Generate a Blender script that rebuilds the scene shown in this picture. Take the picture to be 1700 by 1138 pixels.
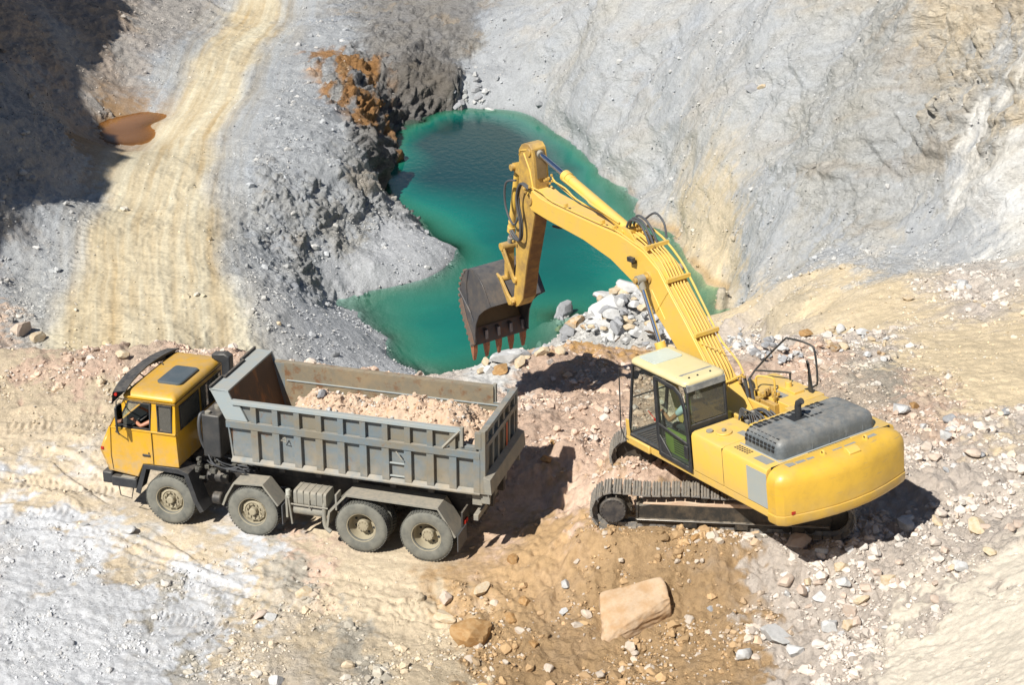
import bpy, bmesh, math, random
import numpy as np
from mathutils import Vector, Matrix
for _o in list(bpy.data.objects): bpy.data.objects.remove(_o)
SC = bpy.context.scene
COL = SC.collection
# ---------------------------------------------------------------- camera, sky, sun, exposure
CF, CP, CH = 2898.5, .3857, 17.217          # focal length in photo pixels, pitch below level, height
cam_d = bpy.data.cameras.new('camera'); cam = bpy.data.objects.new('camera', cam_d); COL.objects.link(cam)
cam_d.sensor_width = 36; cam_d.lens = CF/1700*36; cam_d.clip_start = .5; cam_d.clip_end = 2000
cam.location = (0, 0, CH); cam.rotation_euler = (math.pi/2-CP, 0, 0)
SC.camera = cam
SUN = Vector((.585, .745, -1.0)).normalized()     # direction the sunlight travels
sun_d = bpy.data.lights.new('sun', 'SUN'); sun_d.energy = 5.0; sun_d.angle = math.radians(.55); sun_d.color = (1, .955, .87)
sun = bpy.data.objects.new('sun', sun_d); COL.objects.link(sun)
sun.location = (-60, -75, 110); sun.rotation_euler = SUN.to_track_quat('-Z', 'Y').to_euler()
W = bpy.data.worlds.new('World'); SC.world = W; W.use_nodes = True
_n = W.node_tree.nodes; _l = W.node_tree.links
_sky = _n.new('ShaderNodeTexSky'); _sky.sky_type = 'NISHITA'; _sky.sun_disc = False
_sky.sun_elevation = math.radians(46.6); _sky.sun_rotation = math.radians(218.1); _sky.air_density = 1.0; _sky.dust_density = .2
_l.new(_sky.outputs[0], _n['Background'].inputs[0]); _n['Background'].inputs[1].default_value = .05
SC.view_settings.view_transform = 'Standard'; SC.view_settings.look = 'None'
SC.view_settings.exposure = .56; SC.view_settings.gamma = 1
rnd = random.Random(7)
# ---------------------------------------------------------------- noise
_rs = np.random.RandomState(11)
_P = _rs.permutation(4096).astype(np.int32); _P = np.concatenate([_P, _P])
_a = _rs.rand(4096)*2*np.pi; _G2 = np.stack([np.cos(_a), np.sin(_a)], 1).astype(np.float32)
_g = _rs.randn(4096, 3); _G3 = (_g/np.linalg.norm(_g, axis=1)[:, None]).astype(np.float32)
def _fade(t): return t*t*t*(t*(t*6-15)+10)
def n2(x, y):
    x = np.asarray(x, np.float32); y = np.asarray(y, np.float32)
    xi = np.floor(x).astype(np.int32); yi = np.floor(y).astype(np.int32)
    fx = x-xi; fy = y-yi; u = _fade(fx); v = _fade(fy); out = 0
    for i in (0, 1):
        for j in (0, 1):
            g = _G2[_P[(_P[(xi+i) & 4095]+yi+j) & 4095]]
            w = (u if i else 1-u)*(v if j else 1-v)
            out = out+w*(g[..., 0]*(fx-i)+g[..., 1]*(fy-j))
    return out*1.5
def n3(x, y, z):
    xi = np.floor(x).astype(np.int32); yi = np.floor(y).astype(np.int32); zi = np.floor(z).astype(np.int32)
    fx = (x-xi).astype(np.float32); fy = (y-yi).astype(np.float32); fz = (z-zi).astype(np.float32)
    u = _fade(fx); v = _fade(fy); t = _fade(fz); out = 0
    for i in (0, 1):
        for j in (0, 1):
            for k in (0, 1):
                g = _G3[_P[(_P[(_P[(xi+i) & 4095]+yi+j) & 4095]+zi+k) & 4095]]
                w = (u if i else 1-u)*(v if j else 1-v)*(t if k else 1-t)
                out = out+w*(g[..., 0]*(fx-i)+g[..., 1]*(fy-j)+g[..., 2]*(fz-k))
    return out*1.4
# ---------------------------------------------------------------- view helpers (turn a place seen in the photo into a point)
_c, _s = math.cos(CP), math.sin(CP)
def proj(x, y, z):
    z = z-CH; d = y*_c-z*_s; u = y*_s+z*_c
    return 850+CF*x/d, 569-CF*u/d, d
def atz(u, v, z):
    a = (u-850)/CF; b = (569-v)/CF; r = (a, _c+b*_s, -_s+b*_c); t = (z-CH)/r[2]
    return (r[0]*t, r[1]*t, z)
# ---------------------------------------------------------------- materials
def S(h):                                    # sRGB 0..255 -> linear
    return tuple(((c/255)/12.92 if c <= 10 else ((c/255+.055)/1.055)**2.4) for c in h)+(1,)
def newmat(name):
    m = bpy.data.materials.new(name); m.use_nodes = True
    return m, m.node_tree.nodes, m.node_tree.links, m.node_tree.nodes['Principled BSDF']
def paint(name, col, dirt=None, amt=.3, rough=.45, metal=0, scale=3, lo=.45, hi=.7, bump=0, rust=None, rlo=.6, dust=0, coat=0, stretch=(1, 1, 1), spec=.5, mud=None, scr=0):
    m, n, l, b = newmat(name); k3 = (lambda c: tuple(x*.74 for x in c[:3])+(1,)) if metal < 1 else (lambda c: c); col = k3(col); dirt = k3(dirt) if dirt is not None else None; rust = k3(rust) if rust is not None else None
    b.inputs['Roughness'].default_value = rough; b.inputs['Metallic'].default_value = metal
    b.inputs['Coat Weight'].default_value = coat; b.inputs['Specular IOR Level'].default_value = spec
    tc = n.new('ShaderNodeTexCoord'); mp = n.new('ShaderNodeMapping'); l.new(tc.outputs['Object'], mp.inputs[0])
    mp.inputs['Scale'].default_value = stretch
    cur = None
    def mix(a, bcol, fac):
        x = n.new('ShaderNodeMix'); x.data_type = 'RGBA'
        if a is None: x.inputs[6].default_value = col
        else: l.new(a, x.inputs[6])
        x.inputs[7].default_value = bcol; l.new(fac, x.inputs[0]); return x.outputs[2]
    def ramp(sc, lo, hi, k, det=6):
        t = n.new('ShaderNodeTexNoise'); t.inputs['Scale'].default_value = sc; t.inputs['Detail'].default_value = det; t.inputs['Roughness'].default_value = .65
        l.new(mp.outputs[0], t.inputs[0])
        r = n.new('ShaderNodeMapRange'); r.inputs[1].default_value = lo; r.inputs[2].default_value = hi; r.inputs[4].default_value = k
        l.new(t.outputs[0], r.inputs[0]); return r.outputs[0], t.outputs[0]
    if dirt is not None:
        f, tn = ramp(scale, lo, hi, amt); cur = mix(cur, dirt, f)
        f2, _ = ramp(scale*6, .5, .75, amt*.6); cur = mix(cur, dirt, f2)
    if rust is not None:
        f3, _ = ramp(scale*1.7, rlo, rlo+.1, .8); cur = mix(cur, rust, f3)
    if scr:
        mp2 = n.new('ShaderNodeMapping'); l.new(tc.outputs['Object'], mp2.inputs[0]); mp2.inputs['Scale'].default_value = (3.5, 3.5, 55); mp2.inputs['Rotation'].default_value = (.15, .3, 0)
        t5 = n.new('ShaderNodeTexNoise'); t5.inputs['Scale'].default_value = 1; t5.inputs['Detail'].default_value = 2; l.new(mp2.outputs[0], t5.inputs[0])
        r5 = n.new('ShaderNodeMapRange'); r5.inputs[1].default_value = .66; r5.inputs[2].default_value = .72; r5.inputs[4].default_value = scr; l.new(t5.outputs[0], r5.inputs[0])
        cur = mix(cur, (.22, .20, .165, 1), r5.outputs[0])
    if mud:
        sz = n.new('ShaderNodeSeparateXYZ'); l.new(tc.outputs['Object'], sz.inputs[0]); r6 = n.new('ShaderNodeMapRange'); r6.inputs[1].default_value = mud[1]; r6.inputs[2].default_value = mud[0]; r6.inputs[4].default_value = 1; l.new(sz.outputs[2], r6.inputs[0])
        t6, _ = ramp(scale*2.6, .34, .62, 1, 8); m6 = n.new('ShaderNodeMath'); m6.operation = 'MULTIPLY'; l.new(r6.outputs[0], m6.inputs[0]); l.new(t6, m6.inputs[1])
        m7 = n.new('ShaderNodeMath'); m7.operation = 'MULTIPLY'; m7.inputs[1].default_value = mud[2]; l.new(m6.outputs[0], m7.inputs[0]); cur = mix(cur, (.35, .29, .21, 1), m7.outputs[0])
    if dust:
        g = n.new('ShaderNodeNewGeometry'); sp = n.new('ShaderNodeSeparateXYZ'); l.new(g.outputs['Normal'], sp.inputs[0])
        r = n.new('ShaderNodeMapRange'); r.inputs[1].default_value = .2; r.inputs[2].default_value = 1; r.inputs[4].default_value = dust; l.new(sp.outputs[2], r.inputs[0])
        t, _ = ramp(scale*2.3, .3, .6, 1); mu = n.new('ShaderNodeMath'); mu.operation = 'MULTIPLY'; l.new(r.outputs[0], mu.inputs[0]); l.new(t, mu.inputs[1])
        cur = mix(cur, (.36, .31, .245, 1), mu.outputs[0])
    if cur is None: b.inputs['Base Color'].default_value = col
    else: l.new(cur, b.inputs['Base Color'])
    if bump:
        t = n.new('ShaderNodeTexNoise'); t.inputs['Scale'].default_value = 22; t.inputs['Detail'].default_value = 5; l.new(mp.outputs[0], t.inputs[0])
        bp = n.new('ShaderNodeBump'); bp.inputs['Strength'].default_value = bump; bp.inputs['Distance'].default_value = .01
        l.new(t.outputs[0], bp.inputs['Height']); l.new(bp.outputs[0], b.inputs['Normal'])
    return m
def glass(name, tint, k=.35, rough=.03):
    m, n, l, b = newmat(name); n.remove(b)
    out = n['Material Output']; g = n.new('ShaderNodeBsdfGlossy'); g.inputs['Roughness'].default_value = rough; g.inputs['Color'].default_value = (.9, .95, 1, 1)
    t = n.new('ShaderNodeBsdfTransparent'); t.inputs[0].default_value = tint
    d = n.new('ShaderNodeBsdfDiffuse'); d.inputs[0].default_value = (.35, .33, .28, 1)
    mx0 = n.new('ShaderNodeMixShader'); mx0.inputs[0].default_value = k*.25; l.new(t.outputs[0], mx0.inputs[1]); l.new(d.outputs[0], mx0.inputs[2])
    fr = n.new('ShaderNodeLayerWeight'); pw = n.new('ShaderNodeMath'); pw.operation = 'POWER'; pw.inputs[1].default_value = 4; l.new(fr.outputs['Facing'], pw.inputs[0])
    f2 = n.new('ShaderNodeMath'); f2.operation = 'MULTIPLY_ADD'; f2.inputs[1].default_value = .85; f2.inputs[2].default_value = .05; l.new(pw.outputs[0], f2.inputs[0])
    mx = n.new('ShaderNodeMixShader'); l.new(f2.outputs[0], mx.inputs[0]); l.new(mx0.outputs[0], mx.inputs[1]); l.new(g.outputs[0], mx.inputs[2])
    l.new(mx.outputs[0], out.inputs[0]); return m
# ---------------------------------------------------------------- mesh builder
SPLIT = {'hoses': 'hose', 'valves': 'valve', 'grip_pad': 'grip_pad', 'pipe_clamps': 'pipe_clamp', 'filler_cap': 'filler_cap', 'arm_hoses': 'arm_hose', 'hydraulic_pipes': 'hydraulic_pipe', 'pipe_fittings': 'pipe_fitting',
         'swing_hoses': 'swing_hose', 'hydraulic_hoses': 'hydraulic_hose', 'hydraulic_fittings': 'hydraulic_fitting', 'hood_ribs': 'hood_rib', 'ladder_rung': 'ladder_rung', 'visor_bracket': 'visor_bracket', 'panel_gap': 'panel_gap',
         'roof_stud': 'roof_stud', 'lever': 'lever', 'seat': 'seat', 'mudflap': 'mudflap', 'spare_bracket': 'bracket', 'hinge_bracket': 'hinge_bracket', 'tail_hinge': 'tail_hinge', 'lip': 'canopy_lip', 'grab_hook': 'grab_hook', 'door_gap': 'door_gap',
         'cross_bar': 'cross_bar', 'boom_foot': 'boom_foot', 'roof_rail': 'roof_rail', 'weld_line': 'weld_line', 'weld_seam': 'weld_seam', 'hood_seal': 'hood_seal', 'eyes': 'eye', 'pins': 'pin', 'wheel_nuts': 'wheel_nut', 'vent_holes': 'vent_hole', 'windscreen': 'windscreen', 'top_vents': 'top_vent', 'rain_gutter': 'rain_gutter', 'wiper': 'wiper', 'cap_knob': 'cap_knob', 'grille': 'grille_bar', 'arm_trim': 'arm_trim', 'track_rollers': 'track_roller', 'side_window': 'side_window'}
class MB:
    def __init__(s): s.v = []; s.f = []; s.sm = []
    def add(s, vs, fs, smooth=False):
        o = len(s.v); s.v += [tuple(p) for p in vs]; s.f += [tuple(i+o for i in f) for f in fs]; s.sm += [smooth]*len(fs); return s
    def box(s, x0, x1, y0, y1, z0, z1):
        return s.add([(x, y, z) for x in (x0, x1) for y in (y0, y1) for z in (z0, z1)],
                     [(0, 1, 3, 2), (4, 6, 7, 5), (0, 4, 5, 1), (2, 3, 7, 6), (0, 2, 6, 4), (1, 5, 7, 3)])
    def prism(s, pts, a0, a1, axis='y'):
        def P(p, a): return (p[0], a, p[1]) if axis == 'y' else (a, p[0], p[1]) if axis == 'x' else (p[0], p[1], a)
        n = len(pts)
        return s.add([P(p, a0) for p in pts]+[P(p, a1) for p in pts],
                     [tuple(range(n)), tuple(range(n, 2*n))]+[(i, (i+1) % n, n+(i+1) % n, n+i) for i in range(n)])
    def frame(s, pts, w, a0, a1, axis='y'):           # closed polygon ring of width w (inwards)
        n = len(pts); inner = inset(pts, w)
        def P(p, a): return (p[0], a, p[1]) if axis == 'y' else (a, p[0], p[1]) if axis == 'x' else (p[0], p[1], a)
        vs = [P(p, a0) for p in pts]+[P(p, a0) for p in inner]+[P(p, a1) for p in pts]+[P(p, a1) for p in inner]; fs = []
        for i in range(n):
            j = (i+1) % n
            fs += [(i, j, n+j, n+i), (2*n+i, 2*n+j, 3*n+j, 3*n+i), (i, j, 2*n+j, 2*n+i), (n+i, n+j, 3*n+j, 3*n+i)]
        return s.add(vs, fs)
    def loft(s, rings, cap=True, smooth=False):
        n = len(rings[0]); vs = [p for r in rings for p in r]; fs = []
        for k in range(len(rings)-1):
            for i in range(n):
                j = (i+1) % n; fs.append((k*n+i, k*n+j, (k+1)*n+j, (k+1)*n+i))
        s.add(vs, fs, smooth)
        if cap: s.add(rings[0], [tuple(range(n))]); s.add(rings[-1], [tuple(range(n))])
        return s
    def tube(s, pts, r, n=8, sub=0):
        pts = [Vector(p) for p in pts]
        if sub: pts = smooth_path(pts, sub)
        rings = []; up = Vector((0, 0, 1)); prev = None
        for i, p in enumerate(pts):
            d = (pts[min(i+1, len(pts)-1)]-pts[max(i-1, 0)])
            if d.length < 1e-6: d = Vector((1, 0, 0))
            d.normalize()
            if prev is None:
                a = d.cross(up) if abs(d.z) < .95 else d.cross(Vector((0, 1, 0)))
            else: a = prev-d*prev.dot(d)
            a.normalize(); prev = a; b = d.cross(a)
            rr = r[i] if isinstance(r, (list, tuple)) else r
            rings.append([p+(a*math.cos(2*math.pi*k/n)+b*math.sin(2*math.pi*k/n))*rr for k in range(n)])
        return s.loft(rings, True, n > 6)
    def cyl(s, p0, p1, r0, r1=None, n=20): return s.tube([p0, p1], [r0, r0 if r1 is None else r1], n)
    def lathe(s, prof, c, n=40, axis='y', flip=1, cap=False):   # prof: (radius, offset along axis)
        rings = []
        for r, o in prof:
            ring = []
            for k in range(n):
                a = 2*math.pi*k/n; x, z = r*math.cos(a), r*math.sin(a)
                ring.append((c[0]+x, c[1]+o*flip, c[2]+z) if axis == 'y' else (c[0]+x, c[1]+z, c[2]+o) if axis == 'z' else (c[0]+o*flip, c[1]+x, c[2]+z))
            rings.append(ring)
        vs = [p for q in rings for p in q]; fs = []
        for k in range(len(rings)-1):
            for i in range(n):
                j = (i+1) % n; fs.append((k*n+i, k*n+j, (k+1)*n+j, (k+1)*n+i))
        if cap: fs += [tuple(range(n)), tuple(range(len(vs)-n, len(vs)))]
        return s.add(vs, fs)
    def build(s, name, mat, parent=None, xf=None, bevel=0, ang=35, seg=2):
        if name in SPLIT:
            par = list(range(len(s.v)))
            def find(a):
                while par[a] != a: par[a] = par[par[a]]; a = par[a]
                return a
            for f in s.f:
                r0 = find(f[0])
                for q in f[1:]: par[find(q)] = r0
            # caps share positions with their tube: join by position
            pos = {}
            for i, p in enumerate(s.v):
                k = (round(p[0], 5), round(p[1], 5), round(p[2], 5))
                if k in pos: par[find(i)] = find(pos[k])
                else: pos[k] = i
            groups = {}
            for f in s.f: groups.setdefault(find(f[0]), []).append(f)
            if len(groups) > 1:
                out = None
                for g in groups.values():
                    ids = sorted({i for f in g for i in f}); mp_ = {a: b for b, a in enumerate(ids)}
                    m = MB(); m.add([s.v[i] for i in ids], [tuple(mp_[i] for i in f) for f in g]); o = m._build(SPLIT[name], mat, parent, xf, bevel, ang, seg); out = out or o
                return out
            name = SPLIT[name]
        return s._build(name, mat, parent, xf, bevel, ang, seg)
    def _build(s, name, mat, parent=None, xf=None, bevel=0, ang=35, seg=2):
        me = bpy.data.meshes.new(name)
        vs = [tuple(xf @ Vector(p)) for p in s.v] if xf is not None else s.v
        me.from_pydata(vs, [], s.f); bm = bmesh.new(); bm.from_mesh(me)
        bmesh.ops.remove_doubles(bm, verts=bm.verts, dist=1e-5)
        bmesh.ops.recalc_face_normals(bm, faces=bm.faces)
        for e in bm.edges:
            if len(e.link_faces) == 2: e.smooth = e.calc_face_angle(0) < math.radians(ang)
        for f in bm.faces: f.smooth = True
        bm.to_mesh(me); bm.free(); me.materials.append(mat)
        o = bpy.data.objects.new(name, me); COL.objects.link(o)
        if parent is not None: o.parent = parent
        if bevel:
            b = o.modifiers.new('bevel', 'BEVEL'); b.width = bevel; b.segments = seg; b.limit_method = 'ANGLE'; b.angle_limit = math.radians(40); b.harden_normals = False
        return o
def inset(pts, w):
    n = len(pts); A = sum(pts[i][0]*pts[(i+1) % n][1]-pts[(i+1) % n][0]*pts[i][1] for i in range(n)); sg = 1 if A > 0 else -1; out = []
    for i in range(n):
        p0, p1, p2 = (Vector(pts[(i-1) % n][:2]), Vector(pts[i][:2]), Vector(pts[(i+1) % n][:2]))
        a = (p1-p0).normalized(); b = (p2-p1).normalized()
        na = Vector((-a.y, a.x))*sg; nb = Vector((-b.y, b.x))*sg; m = na+nb; m = m/max(m.dot(na), .35)
        out.append((p1.x+m.x*w, p1.y+m.y*w))
    return out
def smooth_path(pts, sub):
    out = []; n = len(pts)
    for i in range(n-1):
        p0 = pts[max(i-1, 0)]; p1 = pts[i]; p2 = pts[i+1]; p3 = pts[min(i+2, n-1)]
        for k in range(sub):
            t = k/sub
            out.append(.5*((2*p1)+(p2-p0)*t+(2*p0-5*p1+4*p2-p3)*t*t+(3*p1-p0-3*p2+p3)*t**3))
    out.append(pts[-1]); return out
def rr(x0, x1, y0, y1, r, n=5):                  # rounded rectangle in 2D
    out = []
    for cx, cy, a0 in ((x1-r, y1-r, 0), (x0+r, y1-r, 90), (x0+r, y0+r, 180), (x1-r, y0+r, 270)):
        for k in range(n+1):
            a = math.radians(a0+90*k/n); out.append((cx+r*math.cos(a), cy+r*math.sin(a)))
    return out
def tag(o, label=None, cat=None, group=None, kind=None):
    if label: o['label'] = label
    if cat: o['category'] = cat
    if group: o['group'] = group
    if kind: o['kind'] = kind
    return o
def empty(name, loc=(0, 0, 0)):
    o = bpy.data.objects.new(name, None); COL.objects.link(o); o.location = loc; o.empty_display_size = .3; return o
def fast_mesh(name, v, f, mat, per=4, smooth=True):
    me = bpy.data.meshes.new(name); nf = len(f)
    me.vertices.add(len(v)); me.vertices.foreach_set('co', np.ascontiguousarray(v, np.float32).ravel())
    me.loops.add(nf*per); me.loops.foreach_set('vertex_index', np.ascontiguousarray(f, np.int32).ravel())
    me.polygons.add(nf); me.polygons.foreach_set('loop_start', np.arange(0, nf*per, per, dtype=np.int32))
    me.polygons.foreach_set('loop_total', np.full(nf, per, np.int32))
    me.polygons.foreach_set('use_smooth', np.full(nf, smooth, bool))
    me.update(calc_edges=True); me.materials.append(mat)
    o = bpy.data.objects.new(name, me); COL.objects.link(o); return o
def put_color(o, rgb, name='soil', alpha=None):
    a = o.data.color_attributes.new(name, 'FLOAT_COLOR', 'POINT')
    c = np.ones((len(rgb), 4), np.float32); c[:, :3] = rgb
    if alpha is not None: c[:, 3] = alpha
    a.data.foreach_set('color', c.ravel())
# ================================================================ TERRAIN
CTRL = """0 1138 -.25;0 900 0;0 700 .1;300 1138 -.2;600 1138 -.2;850 1138 -.3;300 950 -.05;600 1000 -.1;300 1040 -.2;100 1040 -.15;283 868 0;420 887 0;600 919 0;707 934 0;350 800 0;500 820 0;100 800 0;200 700 0;550 750 0;750 800 0;0 640 .1;0 600 .3
0 570 .5;60 575 .55;130 588 .5;200 583 .6;290 572 .8;350 578 .6;430 590 .5;600 625 .3;740 645 -.3;953 764 .75;900 700 .65;930 730 .95;975 750 .8;940 842 .25;850 850 .1;990 800 .85;985 850 .8;1000 735 .6;940 625 -1.05;860 658 -.9;1040 612 -1.1;1000 668 -.75;1090 660 -.6
800 603 -1.2;870 582 -1.3;950 573 -1.3;1020 577 -1.4;1080 590 -1.5;1050 890 .78;1200 905 .78;1350 912 .9;1440 888 1.1;1390 900 1.0;1500 835 .85;1590 840 .85;1100 790 .95;1040 785 1.1;1130 770 1.0;1250 700 .6;1550 700 .9;1400 620 .3;1530 620 .3
1000 900 .72;1150 925 .6;1300 922 .65;1400 900 .75;1050 1000 .1;1100 1100 -.35;900 1000 -.1;800 1100 -.25;1200 1050 -.05;1500 950 .95;1600 900 1.1;1700 800 1.3;1400 1050 .35;1300 1138 0;1700 950 1.9;1600 1060 1.35;1500 1138 .8;1700 1138 2.0;1600 1000 1.25
1700 700 1;1700 600 .2;1600 560 -1;1500 560 -1;1350 570 -1.2;1250 575 -1.8;1200 560 -2.5;1400 480 -3.2;1290 500 -5.2;1300 530 -3.6;1400 440 -4.6;1500 460 -3.2;1620 490 -2.1;1500 430 -4.9;1380 425 -5.4;1260 470 -7.6;1650 450 -4
1050 560 -3.5;1080 510 -5;1000 488 -8.1;1050 488 -7.0;930 520 -9.85;880 560 -10.9;860 590 -11.5;1150 550 -4;960 506 -9.3;940 550 -10.4;985 540 -9.5;900 540 -10.6;1020 540 -7.6;965 558 -9.9
500 560 -7.5;600 560 -9;450 520 -6.5;540 512 -10;560 505 -10.25;590 502 -10.4;610 510 -10.6;640 520 -11;575 521 -9.2;545 522 -8.6;600 517 -10;650 560 -10;690 612 -10;760 410 -10;740 440 -10;640 475 -10;570 497 -10;700 372 -10;640 343 -10;625 300 -10;690 410 -9.1;620 430 -8.8;560 460 -9.1;740 415 -9.6;720 395 -9.4;680 440 -9.4;650 400 -9.0;715 430 -9.5;600 475 -9.6;640 455 -9.4;660 370 -9.2;620 320 -8.6;530 503 -9.7;490 470 -8.4
400 270 -6.1;480 265 -5.9;560 265 -6.1;605 295 -7.2;430 330 -6.3;520 340 -7;560 400 -8.7;590 410 -9;480 400 -7.5;600 345 -8.5;640 400 -9.2;390 400 -6.1;420 470 -6.2;500 475 -8.2
300 575 -6;100 575 -6;300 450 -6;250 350 -6;350 350 -6;300 250 -6.3;380 250 -6.1;340 150 -6.8;450 150 -6.8;400 50 -7.5;430 0 -7.8;520 100 -7;540 200 -6.5;560 40 -7.5;200 450 -5.9
610 0 -7.8;615 60 -7.5;550 120 -7;565 190 -6.8;600 250 -7.1;622 283 -8;632 298 -10;648 268 -10;690 203 -10;735 182 -10;760 178 -10;800 180 -10;860 185 -10;900 205 -10;940 228 -10;775 70 -8.0;790 120 -8.6;790 150 -9.2;830 150 -9.2;740 150 -9.0;860 150 -8.9;705 180 -9.2;840 110 -8.4;700 110 -8.3;650 200 -8.6;615 230 -7.4
1000 290 -10;1060 340 -10;1130 387 -10;1140 430 -10;1165 475 -10;1240 520 -10;1222 548 -10;1200 505 -10.6;1205 535 -10.6;1000 200 -7.8;1000 100 -5.4;1000 0 -2.6;900 120 -8;900 40 -6
1250 400 -7.5;1250 300 -6;1250 200 -4.2;1250 100 -2;1250 0 .2;1100 300 -8.2;1100 200 -6.6;1100 100 -4.5;1100 0 -2;1200 450 -8.3
1370 300 -4.7;1370 350 -5.3;1370 240 -3.2;1400 280 -3.5;1300 330 -5.6;1500 300 -2.9;1500 200 -1.1;1500 100 .6;1500 0 2.7;1700 300 -1.5;1700 200 .3;1700 100 2.2;1700 0 4.2;1600 350 -3.2;1450 380 -4.9
0 450 -5.8;130 340 -6;150 250 -6.6;200 150 -7.2;250 150 -6.9;330 60 -7.5;380 0 -7.8;0 330 -3.6;0 200 -2.3;0 100 -2.3;0 0 -2;100 200 -4.9;100 100 -4.6;100 0 -4;200 100 -6.3;200 0 -6;300 0 -7.2;60 400 -5.4;180 220 -7.75;230 205 -7.75;205 240 -7.7;140 225 -7.0;165 255 -7.0;200 182 -7.1;262 200 -7.1;240 245 -6.9;190 215 -7.8;215 215 -7.8"""
CT = [atz(*map(float, e.split())) for ln in CTRL.split('\n') for e in ln.split(';')]
for u in (0, 130, 290, 430, 600): p = atz(u, 580, .5); CT.append((p[0]*1.09, p[1]+3.5, -2.6)); CT.append((p[0]*1.16, p[1]+8, -5.6))
for u in (740, 860, 950): p = atz(u, 585, -1.3); CT += [(p[0]*1.02, p[1]+2.5, -4.2), (p[0]*1.03, p[1]+5, -8.5), (p[0]*1.05, p[1]+9, -12)]
CT += [(0, 145, 2), (-25, 150, -3), (-40, 140, 12), (40, 150, 20), (60, 110, 18), (55, 70, 14), (40, 40, 8), (26, 20, 6.5), (-45, 60, 2), (-40, 100, 3), (-40, 35, 1), (-22, 30, .3), (-18, 22, .6),
       (0, 1, 14.6), (6, 3, 13), (-6, 3, 13), (0, 12, 5.6), (8, 12, 5.8), (-8, 12, 5.4), (0, 20, .6), (7, 20, 1.7), (-7, 20, .5), (12, 24, 4.5), (0, -30, 16), (-60, -30, 12), (60, -30, 20), (-100, 60, 10), (110, 60, 30), (0, 240, 30), (-120, 160, 20), (120, 200, 35), (0, -150, 16), (250, -150, 25), (-250, -150, 10), (-300, 200, 20), (300, 250, 30)]
for u, v, z in ((700, 300, -15), (800, 300, -15), (900, 350, -14.5), (850, 450, -13), (700, 540, -12.3), (1000, 430, -12.8), (850, 240, -17), (1070, 420, -12), (760, 570, -12.3), (950, 280, -14.5), (740, 235, -18), (665, 318, -12.5), (1180, 510, -10.8), (690, 505, -11.6), (820, 400, -13.5), (720, 590, -12), (780, 215, -17), (900, 250, -15), (730, 202, -14.5), (800, 194, -13.5), (860, 203, -13), (692, 240, -15), (665, 290, -14), (930, 252, -13.5), (980, 320, -13), (1130, 460, -11.2), (1100, 500, -11.5), (1000, 520, -11.6), (880, 500, -11.8), (1060, 470, -11.6), (800, 520, -12.5)):
    p = atz(u, v, -10); CT.append((p[0], p[1], z))  # far bed sunk so the depth tint gives the cliff's shade and reflection
for u, v, z in ((1150, 552, -4), (1200, 560, -2.6), (1245, 556, -2.2)): p = atz(u, v, z); CT += [(p[0]*1.03, p[1]+2.2, z-2.6), (p[0]*1.08, p[1]+6, -7.8), (p[0]*1.13, p[1]+9.5, -9.6)]
CT = np.array(CT, np.float64)
_K = np.linalg.norm(CT[:, None, :2]-CT[None, :, :2], axis=2)-np.eye(len(CT))*.25
_A = np.block([[_K, np.ones((len(CT), 1))], [np.ones((1, len(CT))), np.zeros((1, 1))]])
_wt = np.linalg.solve(_A, np.concatenate([CT[:, 2], [0]]))
def rbf(x, y):
    out = np.empty(x.size, np.float32); xf = x.ravel().astype(np.float32); yf = y.ravel().astype(np.float32)
    cx = CT[:, 0].astype(np.float32); cy = CT[:, 1].astype(np.float32); w = _wt[:-1].astype(np.float32)
    for i in range(0, xf.size, 40000):
        out[i:i+40000] = np.sqrt((xf[i:i+40000, None]-cx)**2+(yf[i:i+40000, None]-cy)**2) @ w+_wt[-1]
    return out.reshape(x.shape)
def sstep(a, b, t): t = np.clip((t-a)/(b-a), 0, 1); return t*t*(3-2*t)
th = np.radians(np.concatenate([np.arange(-180, -60, 10), np.arange(-60, -27, 1.1), np.linspace(-26.5, -19, 110, endpoint=False), np.linspace(-19, 19, 1030), np.linspace(19, 26.5, 111)[1:], np.arange(27.6, 60, 1.1), np.arange(60, 181, 10)]))
_al = np.concatenate([np.linspace(math.atan(21.5/22.5), math.atan(21.5/58), 620)[:-1], np.linspace(math.atan(21.5/58), math.atan(21.5/140), 640)])
rho = np.concatenate([[.3, 3, 6, 9, 12, 14.5, 17, 19, 21], 21.5/np.tan(_al), np.geomspace(146, 600, 16)])
RR, TT = np.meshgrid(rho, th, indexing='ij'); GX = RR*np.sin(TT); GY = RR*np.cos(TT)
NR, NC = GX.shape
Z0 = rbf(GX, GY)
# tall cliff beyond the left edge of the view; it throws the shade over the far left slopes
RIDGE = [(-60, 34, 6), (-44, 45, 12), (-36, 50, 17.5), (-33.5, 55, 18.5), (-33.5, 62, 18.5), (-34, 70, 14.5), (-34, 78, 10.5), (-34, 86, 8.5), (-34, 94, 8.5), (-36, 106, 9), (-42, 125, 9), (-52, 150, 9)]
def ridge(x, y):
    best = np.full(x.shape, -50, np.float32); lean = n2(x*.13, y*.13)*2.2+n2(x*.4, y*.4)*.9
    for a, b in zip(RIDGE[:-1], RIDGE[1:]):
        dx, dy = b[0]-a[0], b[1]-a[1]; L = dx*dx+dy*dy
        t = np.clip(((x-a[0])*dx+(y-a[1])*dy)/L, 0, 1)
        d = np.hypot(x-a[0]-t*dx, y-a[1]-t*dy)
        best = np.maximum(best, a[2]+t*(b[2]-a[2])-np.maximum(d-1.5+lean*.5, 0)*2.6)
    return best+lean
Z0 = np.maximum(Z0, ridge(GX, GY))
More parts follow.
